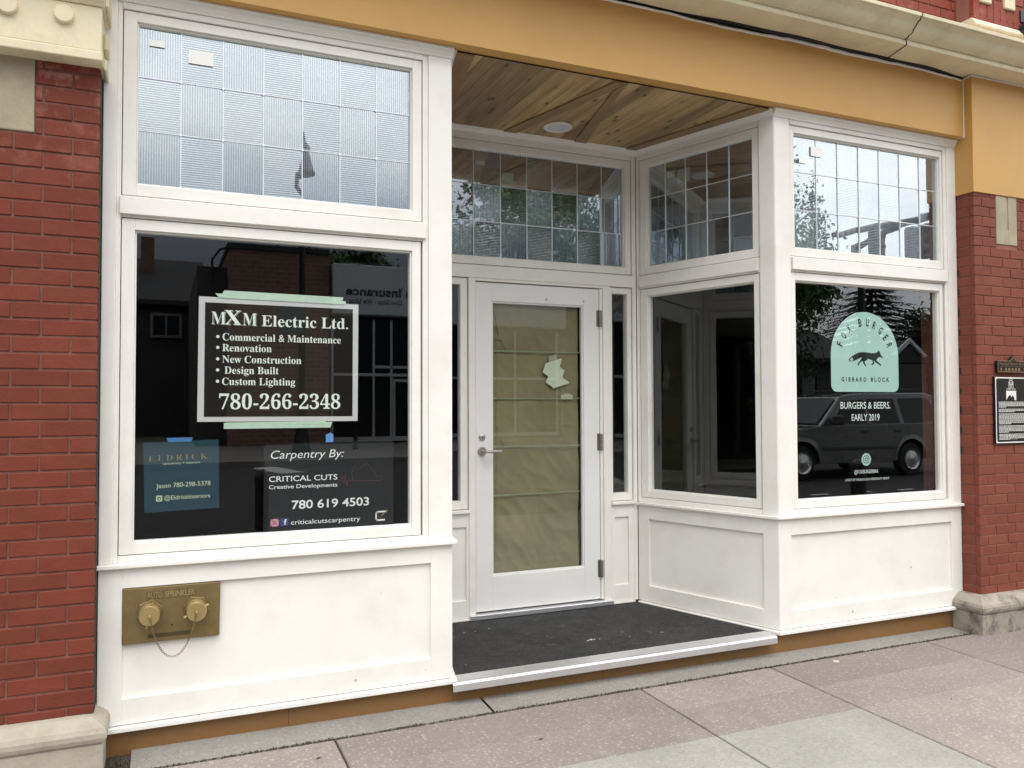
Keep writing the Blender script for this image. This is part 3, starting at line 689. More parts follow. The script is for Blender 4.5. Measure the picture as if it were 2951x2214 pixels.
# ---- sidewalk
GS, GT, G0 = -.0058, .012, .0125
def gz(x, y): return G0 + GS*x + GT*y
M_agg = aggregate_mat('aggregate_pink', (.248,.216,.190)); M_agg2 = aggregate_mat('aggregate_mauve', (.230,.200,.181), chips=.22)
M_aggR = aggregate_mat('aggregate_right', (.252,.220,.193)); M_conc = aggregate_mat('plain_concrete', (.272,.265,.238), chips=.12, dark=.3)
M_curb = aggregate_mat('strip_concrete', (.245,.232,.205), chips=.15, dark=.35)
M_soil = pm('joint_dirt', (.055,.042,.030), .95, .35, 30, .8, 120)
def slab(mb, pts, m, t, dz=0.0):
    c = .0035; th = .06; n = len(mb.v); k = len(pts)
    cx = sum(p[0] for p in pts)/k; cy = sum(p[1] for p in pts)/k
    top = []
    for x,y in pts:
        dx, dy = (c if x < cx else -c), (c if y < cy else -c)
        top.append((x+dx,y+dy,gz(x,y)+dz))
    mb.v += top + [(x,y,gz(x,y)+dz-.004) for x,y in pts] + [(x,y,gz(x,y)-th) for x,y in pts]
    fs = [tuple(range(k))] + [(k+i,k+(i+1)%k,(i+1)%k,i) for i in range(k)] + [(2*k+i,2*k+(i+1)%k,k+(i+1)%k,k+i) for i in range(k)]
    for f_ in fs: mb.f.append(tuple(n+i for i in f_)); mb.m.append(m); mb.t.append(t)
mb = MB(); J = [-9.0,-7.4,-5.8,-4.25,-2.68,-1.087,-.222,1.035,2.62,4.2,5.8,7.4,9.0,11.0]
def yf(x): return -.163+.0135*(x+1.0) if x > -3.2 else -.195
rnd = random.Random(6)
for i in range(len(J)-1):
    a, b = J[i]+.0048, J[i+1]-.0048; t_ = rnd.random()
    slab(mb, [(a,-.4868),(b,-.4868),(b,yf(b)-.015),(a,yf(a)-.015)], 2 if a > -.2 else 0, t_)
    slab(mb, [(a,-.8078),(b,-.8078),(b,-.4902),(a,-.4902)], 2 if a > -.2 else 1, rnd.random())
    row3 = 3 if (a < -.25) else 2
    y = -.8122; 
    slab(mb, [(a,-2.30),(b,-2.30),(b,y),(a,y)], row3, rnd.random()); slab(mb, [(a,-4.45),(b,-4.45),(b,-2.304),(a,-2.304)], row3, rnd.random())
tag(mb.build('sidewalk', [M_agg, M_agg2, M_aggR, M_conc], recalc=False), kind='structure')
mb = MB(); n = 60
xs = [-3.60+5.09*i/n for i in range(n+1)]; rnd = random.Random(11)
def strip_pts(a, b):
    q = [x for x in xs if a < x < b]; q = [a]+q+[b]
    return [(x, yf(x)+.010+rnd.uniform(-.007,.006)) for x in q] + [(x, .02) for x in reversed(q)]
for a,b in ((-3.50,-1.918),(-1.905,1.47)):
    P_ = strip_pts(a,b); k=len(P_)//2
    for i in range(k-1):
        p,q,r,s_ = P_[i],P_[i+1],P_[2*k-2-i],P_[2*k-1-i]
        mb.poly([(p[0],p[1],gz(*p)-.001),(q[0],q[1],gz(*q)-.001),(r[0],r[1],gz(*r)+.006),(s_[0],s_[1],gz(*s_)+.006)]); mb.poly([(p[0],p[1],gz(*p)-.05),(q[0],q[1],gz(*q)-.05),(q[0],q[1],gz(*q)-.001),(p[0],p[1],gz(*p)-.001)])
tag(mb.build('footing_strip', M_curb, recalc=False), kind='structure')
mb = MB(); mb.poly([(-9,-4.45,gz(-9,-4.45)-.012),(11,-4.45,gz(11,-4.45)-.012),(11,.06,gz(11,.06)-.012),(-9,.06,gz(-9,.06)-.012)]); tag(mb.build('sidewalk_bed', M_soil, recalc=False), kind='structure')
# soil gathered in the joint and corner
mb = MB(); rnd = random.Random(21)
def crumbs(n, fx, fy, smin, smax):
    for _ in range(n):
        x = fx(); y = fy(x); s_ = rnd.uniform(smin, smax); z = gz(x,y)
        a0 = rnd.uniform(0,6.28)
        pts = [(x+s_*math.cos(a0+k*1.2566)*rnd.uniform(.6,1.2), y+s_*math.sin(a0+k*1.2566)*rnd.uniform(.6,1.2)) for k in range(5)]
        n_ = len(mb.v); mb.v += [(p[0],p[1],z-.004) for p in pts] + [(x,y,z+s_*.7)]
        for k in range(5): mb.f.append((n_+k,n_+(k+1)%5,n_+5)); mb.m.append(0); mb.t.append(rnd.random())
crumbs(1300, lambda: rnd.uniform(-3.6,1.5), lambda x: yf(x)-.002+rnd.gauss(0,.007), .002, .008)
crumbs(320, lambda: rnd.uniform(-3.6,1.5), lambda x: -.004+rnd.gauss(0,.006), .002, .005)
crumbs(420, lambda: -3.58+abs(rnd.gauss(0,.10)), lambda x: -.015-abs(rnd.gauss(0,.045)), .002, .007)
crumbs(120, lambda: rnd.gauss(1.44,.03), lambda x: -.09+rnd.gauss(0,.03), .002, .006)
tag(mb.build('dirt', M_soil, recalc=False), kind='stuff')
# small litter
def leaf(x, y, s_, rz, label, m, g='small dry leaf scraps on the pavement', name='leaf_scrap', cat='leaf'):
    q = MB(); L_ = [(-1,0,.0),(-.4,.32,.10),(.3,.30,.16),(1,0,.06),(.3,-.28,.0),(-.4,-.3,.02)]
    q.v = [(a*s_,b*s_,c*s_) for a,b,c in L_]; q.f=[(0,1,2,3,4,5)]; q.m=[0]; q.t=[.5]
    o = q.build(name, m, None, Matrix.Translation((x,y,gz(x,y)+.0025)) @ Matrix.Rotation(rz,4,'Z'), recalc=False)
    tag(o, label, cat, g, 'thing')
M_leaf = pm('dry_leaf', (.05,.038,.025), .8)
for x,y,s_,rz,l in ((-1.84,-.545,.015,.2,'dark dry leaf scrap on the mauve slab below the entrance step'),(-2.78,-.36,.014,.4,'thin dark leaf scrap beside the pavement joint below the brass plate bay'),
    (.30,-.90,.010,.9,'dark leaf scrap on the pavement just beyond the grey slab corner'),(.86,-1.0,.011,.3,'dark leaf scrap far out on the right aggregate pavement'),(.98,-.28,.008,.8,'tiny dark crumb near the right brick pier base'),(.28,-.62,.007,1.2,'tiny leaf scrap on the shallow groove in front of the right bay')):
    leaf(x,y,s_,rz,l,M_leaf)
q = MB(); q.box(-.016,.016,-.008,.008,0,.007); o = q.build('paper_chip', pm('pale_chip',(.62,.57,.45),.8), None, Matrix.Translation((.20,-.235,gz(.2,-.235))) @ Matrix.Rotation(-.5,4,'Z'), bevel=.001); tag(o,'pale oblong chip lying on the pavement before the right bay','litter',None,'thing')
# ------------------------------------------------------------------ lettering
def serif(s):
    out = ''
    for ch in s:
        if 'A' <= ch <= 'Z': out += chr(0x1D400+ord(ch)-65)
        elif 'a' <= ch <= 'z': out += chr(0x1D41A+ord(ch)-97)
        elif '0' <= ch <= '9': out += chr(0x1D7CE+ord(ch)-48)
        else: out += ch
    return out
CAP = .682
def glyphs(s, bold=0.0, shear=0.0, space=1.0):
    cu = bpy.data.curves.new('lettering', 'FONT'); cu.body = s; cu.size = 1; cu.offset = bold; cu.shear = shear; cu.space_character = space; cu.resolution_u = 4
    o = bpy.data.objects.new('lettering_source', cu); C.objects.link(o)
    dg = bpy.context.evaluated_depsgraph_get(); dg.update()
    me = bpy.data.meshes.new_from_object(o.evaluated_get(dg))
    v = [tuple(p.co) for p in me.vertices]; f = [tuple(p.vertices) for p in me.polygons]
    bpy.data.objects.remove(o); bpy.data.curves.remove(cu); bpy.data.meshes.remove(me)
    return v, f
def write(mb, s, x0, x1, zb, cap, b, m=0, fw=None, rot=0.0, slope=0.0, mirror=False, **k):
    """set a line from x0 to x1 on the wall plane at depth b, baseline zb, capital height cap"""
    v, f = glyphs(s, **k)
    lo = min(p[0] for p in v); hi = max(p[0] for p in v); sx = (x1-x0)/(hi-lo); sz = cap/CAP
    n = len(mb.v)
    for p in v:
        x = x0+(p[0]-lo)*sx; z = zb+p[1]*sz+slope*(x-x0)
        mb.v.append((x, b, z))
    for q in f: mb.f.append(tuple(n+i for i in q)); mb.m.append(m); mb.t.append(.5)
def letter(mb, ch, cx, cz, cap, ang, b, wid=None, m=0, **k):
    v, f = glyphs(ch, **k); lo = min(p[0] for p in v); hi = max(p[0] for p in v); sz = cap/CAP; sx = (wid/(hi-lo)) if wid else sz
    n = len(mb.v); ca, sa = math.cos(ang), math.sin(ang)
    for p in v:
        x = (p[0]-(lo+hi)/2)*sx; z = (p[1]-CAP/2)*sz
        mb.v.append((cx+x*ca+z*sa, b, cz-x*sa+z*ca))
    for q in f: mb.f.append(tuple(n+i for i in q)); mb.m.append(m); mb.t.append(.5)
def rrect(x0,x1,z0,z1,r,n=6):
    P_ = []
    for cx,cz,a in ((x1-r,z0+r,-PI/2),(x1-r,z1-r,0),(x0+r,z1-r,PI/2),(x0+r,z0+r,PI)):
        for i in range(n+1): P_.append((cx+r*math.cos(a+PI/2*i/n), cz+r*math.sin(a+PI/2*i/n)))
    return P_
def flat(mb, pts, b, m=0): mb.poly([(p[0],b,p[1]) for p in pts], m)
def outline(mb, pts, w, b, m=0, closed=True):
    k = len(pts)
    for i in range(k if closed else k-1):
        p = Vector(pts[i]); q = Vector(pts[(i+1)%k]); d = (q-p); 
        if d.length < 1e-6: continue
        d.normalize(); nn = Vector((-d.y,d.x))*w/2; e = d*w*.35
        mb.poly([(p.x-e.x+nn.x,b,p.y-e.y+nn.y),(q.x+e.x+nn.x,b,q.y+e.y+nn.y),(q.x+e.x-nn.x,b,q.y+e.y-nn.y),(p.x-e.x-nn.x,b,p.y-e.y-nn.y)], m)
def circ(cx,cz,r,n=24): return [(cx+r*math.cos(2*PI*i/n),cz+r*math.sin(2*PI*i/n)) for i in range(n)]
def camera_icon(mb, cx, cz, r, b, m, w):
    outline(mb, rrect(cx-r,cx+r,cz-r,cz+r,r*.5,4), w, b, m); outline(mb, circ(cx,cz,r*.48,18), w, b, m); flat(mb, circ(cx+r*.55,cz+r*.55,w*.6,8), b, m)

M_signw = pm('sign_white', (.80,.84,.80), .45, .02); M_signb = pm('sign_border', (.60,.59,.585), .5, .02); M_signk = pm('sign_black', (.014,.012,.010), .4, .05, spec=.12)
M_ptape = pm('pale_green_tape', (.50,.64,.52), .6, .06, 30)
PB = .0505
t = thing('electrician_poster', (-2.885,.055,1.43), 'black poster with white border advertising an electrician, taped inside the left window', 'poster')
def q4(TL,TR,BR,BL): return [BL,BR,TR,TL]
mb = MB(); mb.prism(q4((-3.245,1.994),(-2.524,1.990),(-2.527,1.427),(-3.249,1.430)), PB+.0012, PB+.003, axis='y'); mb.build('poster_sheet', M_signb, t)
mb = MB(); flat(mb, q4((-3.219,1.968),(-2.551,1.966),(-2.552,1.450),(-3.221,1.452)), PB+.0006); mb.build('black_panel', M_signk, t)
mb = MB(); b = PB
write(mb, serif('M'), -3.193,-3.131,1.871,.057,b, bold=-.006); write(mb, serif('X'), -3.137,-3.063,1.871,.066,b, bold=-.004); write(mb, serif('M'), -3.058,-2.996,1.870,.057,b, bold=-.006)
write(mb, serif('Electric Ltd.'), -2.974,-2.575,1.869,.051,b)
for s_,x0,x1,z in (('Commercial & Maintenance',-3.144,-2.609,1.7985),('Renovation',-3.145,-2.929,1.749),('New Construction',-3.145,-2.794,1.697),('Design Built',-3.135,-2.897,1.647),('Custom Lighting',-3.145,-2.822,1.596)):
    write(mb, serif(s_), x0,x1,z,.033,b); flat(mb, circ(-3.164,z+.0165,.0072,14), b)
write(mb, serif('780-266-2348'), -3.157,-2.611,1.486,.068,b); mb.build('lettering', M_signw, t, recalc=False)
mb = MB()
for dx in (.0045,): 
    write(mb, serif('M'), -3.193+dx,-3.131+dx,1.8675,.057,b+.0003, bold=-.006); write(mb, serif('X'), -3.137+dx,-3.063+dx,1.8675,.066,b+.0003, bold=-.004); write(mb, serif('M'), -3.058+dx,-2.996+dx,1.8665,.057,b+.0003, bold=-.006)
mb.build('letter_shadow', pm('grey_print',(.22,.24,.23),.5), t, recalc=False)
mb = MB(); mb.prism(q4((-3.138,2.026),(-2.597,2.021),(-2.605,1.999),(-3.150,2.004)), PB-.001,PB-.0003,axis='y'); mb.prism(q4((-3.176,2.0105),(-2.588,2.003),(-2.584,1.987),(-3.160,1.991)), PB-.002,PB-.0012,axis='y'); mb.build('tape', M_ptape, t)
mb = MB(); mb.prism(q4((-3.136,1.424),(-2.649,1.424),(-2.658,1.397),(-3.137,1.397)), PB-.001,PB-.0003,axis='y'); mb.prism(q4((-3.130,1.4255),(-2.68,1.428),(-2.685,1.4135),(-3.136,1.413)), PB-.002,PB-.0012,axis='y'); mb.build('tape', M_ptape, t)

t = thing('upholstery_poster', (-3.31,.055,1.04), 'small dark teal poster for an upholstery firm, low left inside the left window', 'poster')
M_teal = pm('teal_print', (.016,.050,.066), .45, .05, spec=.12); M_gold = pm('gold_print', (.23,.165,.08), .5); M_palet = pm('pale_print', (.50,.58,.40), .5)
mb = MB(); mb.prism(q4((-3.466,1.342),(-3.158,1.350),(-3.153,1.043),(-3.460,1.036)), PB+.001, PB+.0025, axis='y'); mb.build('poster_sheet', M_teal, t)
mb = MB(); s_ = .025
write(mb, serif('ELDRICK.'), -3.445,-3.188,1.259,.025,b+.0003, bold=-.018, space=1.5, slope=.024); mb.build('firm_name', M_gold, t, recalc=False)
mb = MB(); write(mb,'Upholstery + Interiors',-3.388,-3.235,1.2425,.0095,b+.0003,slope=.024); write(mb,'Jason 780-298-5378',-3.414,-3.191,1.141,.020,b+.0003,slope=.022); write(mb,'@EldrickInteriors',-3.381,-3.192,1.0885,.0185,b+.0003,slope=.015)
flat(mb, rrect(-3.414,-3.389,1.083,1.109,.004), b+.0003); mb.build('lettering', M_palet, t, recalc=False)
mb = MB(); outline(mb, circ(-3.4015,1.0945,.0058,16), .003, b); flat(mb, rrect(-3.412,-3.391,1.101,1.1035,.0005), b); write(mb,'Contact',-3.335,-3.275,1.176,.008,b); mb.build('icon', M_teal, t, recalc=False)
mb = MB(); mb.prism(q4((-3.374,1.3605),(-3.266,1.3615),(-3.271,1.343),(-3.366,1.341)), PB-.001,PB-.0003,axis='y'); mb.build('tape', pm('blue_tape',(.05,.17,.40),.6,.06), t)

t = thing('carpentry_poster', (-2.65,.055,.92), 'dark carpentry poster with thin white lettering, low right inside the left window', 'poster')
M_char = pm('charcoal_print', (.016,.017,.018), .45, .05, spec=.12); M_wp = pm('white_print', (.80,.81,.80), .5)
mb = MB(); mb.prism(q4((-2.960,1.322),(-2.351,1.331),(-2.350,.914),(-2.962,.914)), PB+.001, PB+.0025, axis='y'); mb.build('poster_sheet', M_char, t)
mb = MB(); write(mb,'Carpentry By:',-2.930,-2.593,1.256,.037,b,shear=.22,bold=-.004); write(mb,'CRITICAL CUTS',-2.938,-2.624,1.1495,.0245,b,bold=.005); write(mb,'Creative Developments',-2.938,-2.624,1.1165,.0175,b,bold=.006)
write(mb,'780 619 4503',-2.835,-2.471,1.020,.038,b,bold=.014); write(mb,'criticalcutscarpentry',-2.838,-2.514,.9475,.021,b,bold=.002)
outline(mb,[(-2.386,.985),(-2.430,.985),(-2.436,.979),(-2.436,.951),(-2.430,.945),(-2.395,.945)],.0075,b,closed=False); mb.build('lettering', M_wp, t, recalc=False)
mb = MB(); outline(mb,[(-2.62,1.139),(-2.605,1.146),(-2.599,1.164),(-2.592,1.125),(-2.586,1.172),(-2.578,1.115),(-2.572,1.145),(-2.55,1.140),(-2.555,1.183),(-2.543,1.205),(-2.525,1.192),(-2.483,1.222),(-2.445,1.184),(-2.44,1.160),(-2.412,1.158),(-2.414,1.136),(-2.55,1.140)],.0028,b,closed=False); outline(mb,[(-2.415,.975),(-2.424,.975),(-2.424,.957),(-2.408,.957)],.004,b+.0002,closed=False); mb.build('house_emblem', pm('red_print',(.075,.022,.02),.5), t, recalc=False)
mb = MB(); flat(mb, rrect(-2.931,-2.892,.943,.979,.010), b+.0003); mb.build('camera_badge', pm('pink_print',(.48,.14,.22),.5), t, recalc=False)
mb = MB(); camera_icon(mb,-2.9115,.961,.0125,b,0,.0032); write(mb,'f',-2.870,-2.858,.950,.0235,b-.0002,bold=.02); mb.build('icon', M_wp, t, recalc=False)
mb = MB(); flat(mb, rrect(-2.886,-2.849,.944,.980,.004), b+.0003); mb.build('letter_badge', pm('navy_print',(.025,.05,.15),.5), t, recalc=False)
mb = MB(); outline(mb,[(-2.410,.965),(-2.380,.991)],.0045,b-.0003,closed=False); mb.build('pencil_mark', pm('olive_print',(.25,.23,.05),.5), t, recalc=False)
t = thing('tape_tab', (-2.66,.05,1.35), 'small light blue tape tab between the electrician poster and the carpentry poster', 'tape')
mb = MB(); mb.prism([(-2.679,1.328),(-2.644,1.328),(-2.644,1.364),(-2.653,1.369),(-2.658,1.375),(-2.663,1.369),(-2.679,1.364)], PB-.002, PB-.0005, axis='y'); mb.build('tab', pm('light_blue',(.12,.30,.62),.5), t)

# ---- fox badge
t = thing('fox_decal', (.77,.05,1.6), 'mint green arched restaurant badge with a black fox on the right window', 'decal')
M_mint = pm('mint_vinyl', (.43,.63,.57), .5, .015); M_fox = pm('black_vinyl', (.012,.018,.017), .5, spec=.12)
GX = GB+.0035
cx, cz, R_ = .771, 1.808, .2925
P_ = [(cx+R_*math.cos(a), cz+R_*.99*math.sin(a)) for a in [PI*i/40 for i in range(41)]]
r = .046
for c0,a0 in (((cx-R_+r,1.581+r),PI),((cx+R_-r,1.581+r),1.5*PI)):
    P_ += [(c0[0]+r*math.cos(a0+PI/2*i/8), c0[1]+r*math.sin(a0+PI/2*i/8)) for i in range(9)]
mb = MB(); mb.prism(P_, GX+.0006, GX+.001, axis='y'); mb.build('badge_field', M_mint, t)
mb = MB()
for ch,x,z in (('F',.555,1.886),('O',.5885,1.939),('X',.633,1.985),('B',.728,2.026),('U',.794,2.030),('R',.853,2.013),('G',.908,1.981),('E',.952,1.938),('R',.985,1.888)):
    a = math.atan2(x-cx, z-cz); letter(mb, ch, x, z, .049, a*1.0, GX, wid=.0255 if ch not in 'E' else .022, bold=.022)
write(mb,'GIBBARD',.565,.776,1.6475,.026,GX,space=1.75,bold=.024); write(mb,'BLOCK',.817,.977,1.6485,.026,GX,space=1.75,bold=.024)
mb.build('lettering', M_fox, t, recalc=False)
def fz(u, v): return (.477+(u-82)/(1275-82)*.588, 2.098-(v-122)/(1530-122)*.517+ (u-680)*0.0000)
fo = [(392,985),(388,970),(402,948),(432,920),(480,886),(530,855),(580,837),(640,831),(700,832),(760,841),(820,845),(862,840),(884,827),(902,819),(902,792),(912,800),(919,812),(926,788),(932,812),(944,840),(956,872),(976,896),(995,918),(988,928),(960,914),(925,909),(902,924),(886,945),(874,970),(890,992),(920,1008),(946,1036),(962,1052),(954,1065),(934,1060),(918,1040),(880,1020),(848,1000),(836,968),(830,985),(835,1020),(822,1044),(792,1052),(779,1042),(790,1028),(812,1022),(810,990),(794,964),(760,957),(724,946),(706,968),(682,985),(664,995),(664,1020),(680,1050),(695,1066),(690,1077),(672,1074),(650,1042),(634,1010),(638,985),(600,1002),(574,1028),(562,1050),(566,1066),(550,1068),(544,1050),(556,1018),(580,990),(608,952),(622,916),(598,932),(550,955),(500,980),(460,993),(405,999)]
mb = MB(); mb.prism([fz(*p) for p in reversed(fo)], GX-.0002, GX+.0002, axis='y'); tri = mb.build('fox_figure', M_fox, t)
mb = MB(); flat(mb,[fz(*p) for p in ((404,984),(450,988),(462,980),(452,972),(470,962),(449,950),(454,928),(434,938),(410,966))], GX-.0006); mb.build('tail_tip', M_mint, t, recalc=False)
t = thing('opening_notice', (.77,.05,1.4), 'white two line opening notice lettered on the glass under the fox badge', 'decal')
mb = MB(); write(mb,'BURGERS & BEERS.',.553,.985,1.4735,.042,GX,bold=.006); write(mb,'EARLY 2019',.645,.887,1.396,.042,GX,bold=.006); mb.build('lettering', pm('pale_vinyl',(.76,.83,.79),.5), t, recalc=False)
t = thing('handle_decal', (.765,.05,1.03), 'mint camera icon with small handle lettering near the bottom of the right window', 'decal')
mb = MB(); mb.prism(circ(.7655,1.1465,.0405,40), GX+.0004, GX+.0008, axis='y'); mb.build('icon_disc', M_mint, t)
mb = MB(); camera_icon(mb,.7655,1.1465,.0225,GX,0,.0050); mb.build('icon', M_fox, t, recalc=False)
mb = MB(); write(mb,'@FOXBURGERBAR',.661,.868,1.0575,.023,GX,bold=.004); write(mb,'A PART OF THE BLACK BOX HOSPITALITY GROUP',.583,.963,1.0125,.0145,GX,bold=.004); mb.build('lettering', bpy.data.materials['pale_vinyl'], t, recalc=False)

# ---- white label stickers on the ribbed panes
M_lab = pm('white_label', (.93,.93,.92), .6, .03)
for M_, a0,a1,z0,z1,l in ((M_F,-3.458,-3.393,3.090,3.117,'small white label in the top left ribbed tile of the left window'),(M_F,-3.297,-3.192,3.040,3.103,'large white label in the second ribbed tile of the left window'),
    (M_F,.230,.292,3.005,3.038,'small white label on the top left tile of the fox window transom'),(M_F,.326,.419,3.060,3.120,'large white label across two top tiles of the fox window transom'),
    (M_D,-1.532,-1.467,3.075,3.103,'small label in the dark transom over the door'),(M_D,-1.344,-1.260,2.980,3.043,'large dim label in the dark transom over the door'),
    (M_R,S(.837),S(.768),3.060,3.106,'small dim label in the transom of the angled side window'),(M_R,S(.749),S(.645),3.003,3.098,'large dim label in the transom of the angled side window')):
    dim = M_ is not M_F
    mb = MB(); mb.box(a0,a1,GB+(.004 if dim else -.0075),GB+(.0045 if dim else -.007),z0,z1); o = mb.build('label_sticker', M_lab, None, M_); tag(o,l,'sticker','white labels on the ribbed transoms','thing')

# ---- brass sprinkler inlet
t = thing('sprinkler_inlet', (-3.345,-.02,.6), 'brass wall plate with two capped hose inlets joined by a hanging chain', 'fire inlet')
mb = MB(); mb.prism(q4((-3.540,.7235),(-3.149,.7225),(-3.152,.4885),(-3.540,.4885)), -.004, .0185, axis='y'); plate = mb.build('wall_plate', M_brass, t, bevel=.002)
mb = MB(); mb.box(-3.450,-3.248,-.0046,-.0035,.672,.707); mb.build('name_tag', M_brassd, plate)
mb = MB(); write(mb,'AUTO',-3.445,-3.385,.6775,.024,-.0058,bold=.004); write(mb,'SPRINKLER',-3.374,-3.254,.6775,.024,-.0058,bold=.02); mb.build('lettering', M_brassb, plate, recalc=False)
mb = MB(); mb.box(-3.440,-3.263,-.0052,-.0035,.5075,.5245); mb.build('lower_tag', pm('tag_bronze',(.09,.065,.03),.55,metal=.4), plate)
mb = MB(); mb.lathe([(.001,0),(.004,0),(.004,.001),(.001,.001)],(-3.346,-.0042,.556),'y',10); mb.build('screw_hole', M_dark, plate)
for x, ra in ((-3.434,.35),(-3.2505,-.15)):
    mb = MB(); hx = [(x+.054*math.cos(ra+k*PI/3), .621+.054*math.sin(ra+k*PI/3)) for k in range(6)]
    mb.prism(hx, -.026, -.004, axis='y'); mb.lathe([(.040,.026),(.044,.030),(.044,.052),(.038,.056),(.001,.056)],(x,0,.621),'y',32)
    nt_ = mb.build('hex_nut', M_brass, t, bevel=.002)
    mb = MB(); mb.lathe([(.036,.05),(.0405,.058),(.0415,.062),(.0415,.094),(.0385,.098),(.001,.0985)],(x,0,.6215),'y',40)
    mb.lathe([(.001,.098),(.0042,.098),(.0042,.106),(.0075,.108),(.008,.113),(.005,.118),(.001,.119)],(x,0,.6215),'y',16)
    for k in range(2):
        an = (1.35 if x < -3.3 else .45)+k*PI
        mb.tube([(x+.036*math.cos(an),-.080,.6215+.036*math.sin(an)),(x+.055*math.cos(an),-.080,.6215+.055*math.sin(an))],.0052,8)
    mb.build('inlet_cap', M_brassb, t, smooth=True)
mb = MB(); n = 46                                                # linked chain hanging between the cap studs
A = Vector((-3.432,-.108,.611)); B = Vector((-3.2515,-.108,.613)); Pm = Vector((-3.338,-.052,.432))
def chain_pt(u):
    x = A.x+(B.x-A.x)*u; k = 4.2; c0 = math.cosh(k*.5)
    s_ = (math.cosh(k*(u-.5))-1)/(c0-1)
    return Vector((x, -.108+(1-s_)*.058, .431+s_*(.181)))
# walk at equal arc length
pts = [chain_pt(i/600) for i in range(601)]; acc=[0]
for i in range(600): acc.append(acc[-1]+(pts[i+1]-pts[i]).length)
tot = acc[-1]; link=[]; j=0
for i in range(n+1):
    while j < 600 and acc[j] < tot*i/n: j += 1
    link.append(pts[j])
for i in range(n):
    p, q = link[i], link[i+1]; d = (q-p).normalized(); L_ = (q-p).length
    side = d.cross(Vector((0,-1,0))).normalized() if i % 2 else Vector((0,-1,0)).lerp(d.cross(Vector((0,-1,0))),.35).normalized()
    c_ = (p+q)/2; lp = []
    for k in range(8):
        an = 2*PI*k/8; lp.append(tuple(c_ + d*math.cos(an)*L_*.72 + side*math.sin(an)*.0034))
    mb.tube(lp,.0010,5,closed=True)
mb.build('chain', M_chain, t, smooth=True)

# ---- plaques on the right pier
M_bronze = pm('bronze', (.30,.185,.085), .42, .1, 20, metal=.7); M_plk = pm('plaque_black', (.016,.014,.012), .4, .1, spec=.12); M_pw = pm('plaque_white', (.70,.70,.67), .45)
YP = YR
t = thing('heritage_plaque', (1.9,YR,1.75), 'small bronze heritage plaque with a pointed gable top, above the larger black plaque', 'plaque')
sh_ = [(1.750,1.717),(2.062,1.717),(2.062,1.791),(1.937,1.791),(1.906,1.824),(1.875,1.791),(1.750,1.791)]
mb = MB(); mb.prism(sh_, YP-.024, YP-.001, axis='y'); mb.build('plaque_body', M_plk, t)
mb = MB(); outline(mb, sh_, .0045, YP-.0248); 
write(mb, serif('Municipal Historic Resource'), 1.757,2.055,1.7655,.017,YP-.0247,bold=-.012); write(mb,'City of Edmonton Heritage Preservation',1.775,2.04,1.7535,.0065,YP-.0247); write(mb,'OT',2.002,2.018,1.733,.009,YP-.0247)
for k in range(5): flat(mb, [(1.829+k*.0335-.0085,1.724),(1.829+k*.0335+.0085,1.724),(1.829+k*.0335+.0085,1.7435),(1.829+k*.0335-.0085,1.7435)], YP-.0246)
flat(mb,[(1.775,1.726),(1.790,1.726),(1.788,1.745),(1.777,1.745)],YP-.0244); outline(mb,circ(1.906,1.800,.009,10),.002,YP-.0247)
mb.build('lettering', M_bronze, t, recalc=False)
t = thing('history_plaque', (1.9,YR,1.23), 'large black building history plaque with white border, crest and tiny text', 'plaque')
mb = MB(); mb.box(1.722,2.085,YP-.018,YP-.001,1.232,1.686); mb.build('plaque_body', M_plk, t, bevel=.002)
mb = MB(); flat(mb,[(1.728,1.238),(2.079,1.238),(2.079,1.681),(1.728,1.681)],YP-.0186); mb.build('white_border', M_pw, t, recalc=False)
mb = MB(); flat(mb,rrect(1.7365,2.0705,1.246,1.673,.014),YP-.0190); mb.build('black_field', M_plk, t, recalc=False)
mb = MB(); yy = YP-.0194; rnd = random.Random(31)
outline(mb,[(1.872,1.660),(1.895,1.660),(1.899,1.640),(1.8835,1.610),(1.868,1.640)],.0045,yy); outline(mb,circ(1.8835,1.638,.008,10),.004,yy); outline(mb,[(1.866,1.667),(1.874,1.672),(1.893,1.672),(1.901,1.667)],.004,yy,closed=False)
outline(mb,[(1.864,1.650),(1.862,1.612),(1.870,1.606)],.0045,yy,closed=False); outline(mb,[(1.903,1.650),(1.905,1.612),(1.897,1.606)],.0045,yy,closed=False)
write(mb,'GIBBARD BLOCK',1.838,1.931,1.598,.0075,yy,bold=.02); flat(mb,[(1.834,1.526),(1.934,1.526),(1.934,1.590),(1.834,1.590)],yy)
z = 1.511
for lines in (5,3,9,6,5):
    for li in range(lines):
        x = 1.757; xe = 2.05 if li < lines-1 else 1.757+rnd.uniform(.06,.2)
        while x < xe:
            w = rnd.uniform(.008,.026); mb.poly([(x,yy,z),(min(x+w,xe),yy,z),(min(x+w,xe),yy,z+.0042),(x,yy,z+.0042)]); x += w+.0034
        z -= .0083
    z -= .0065
write(mb,'GIBBARD BLOCK',1.845,1.945,1.262,.0045,yy)
mb.build('lettering', M_pw, t, recalc=False)
mb = MB(); flat(mb,[(1.834,1.526),(1.918,1.526),(1.912,1.545),(1.902,1.556),(1.893,1.560),(1.889,1.545),(1.884,1.549),(1.874,1.560),(1.862,1.559),(1.850,1.548)],yy-.0004); mb.build('portrait', M_plk, t, recalc=False)
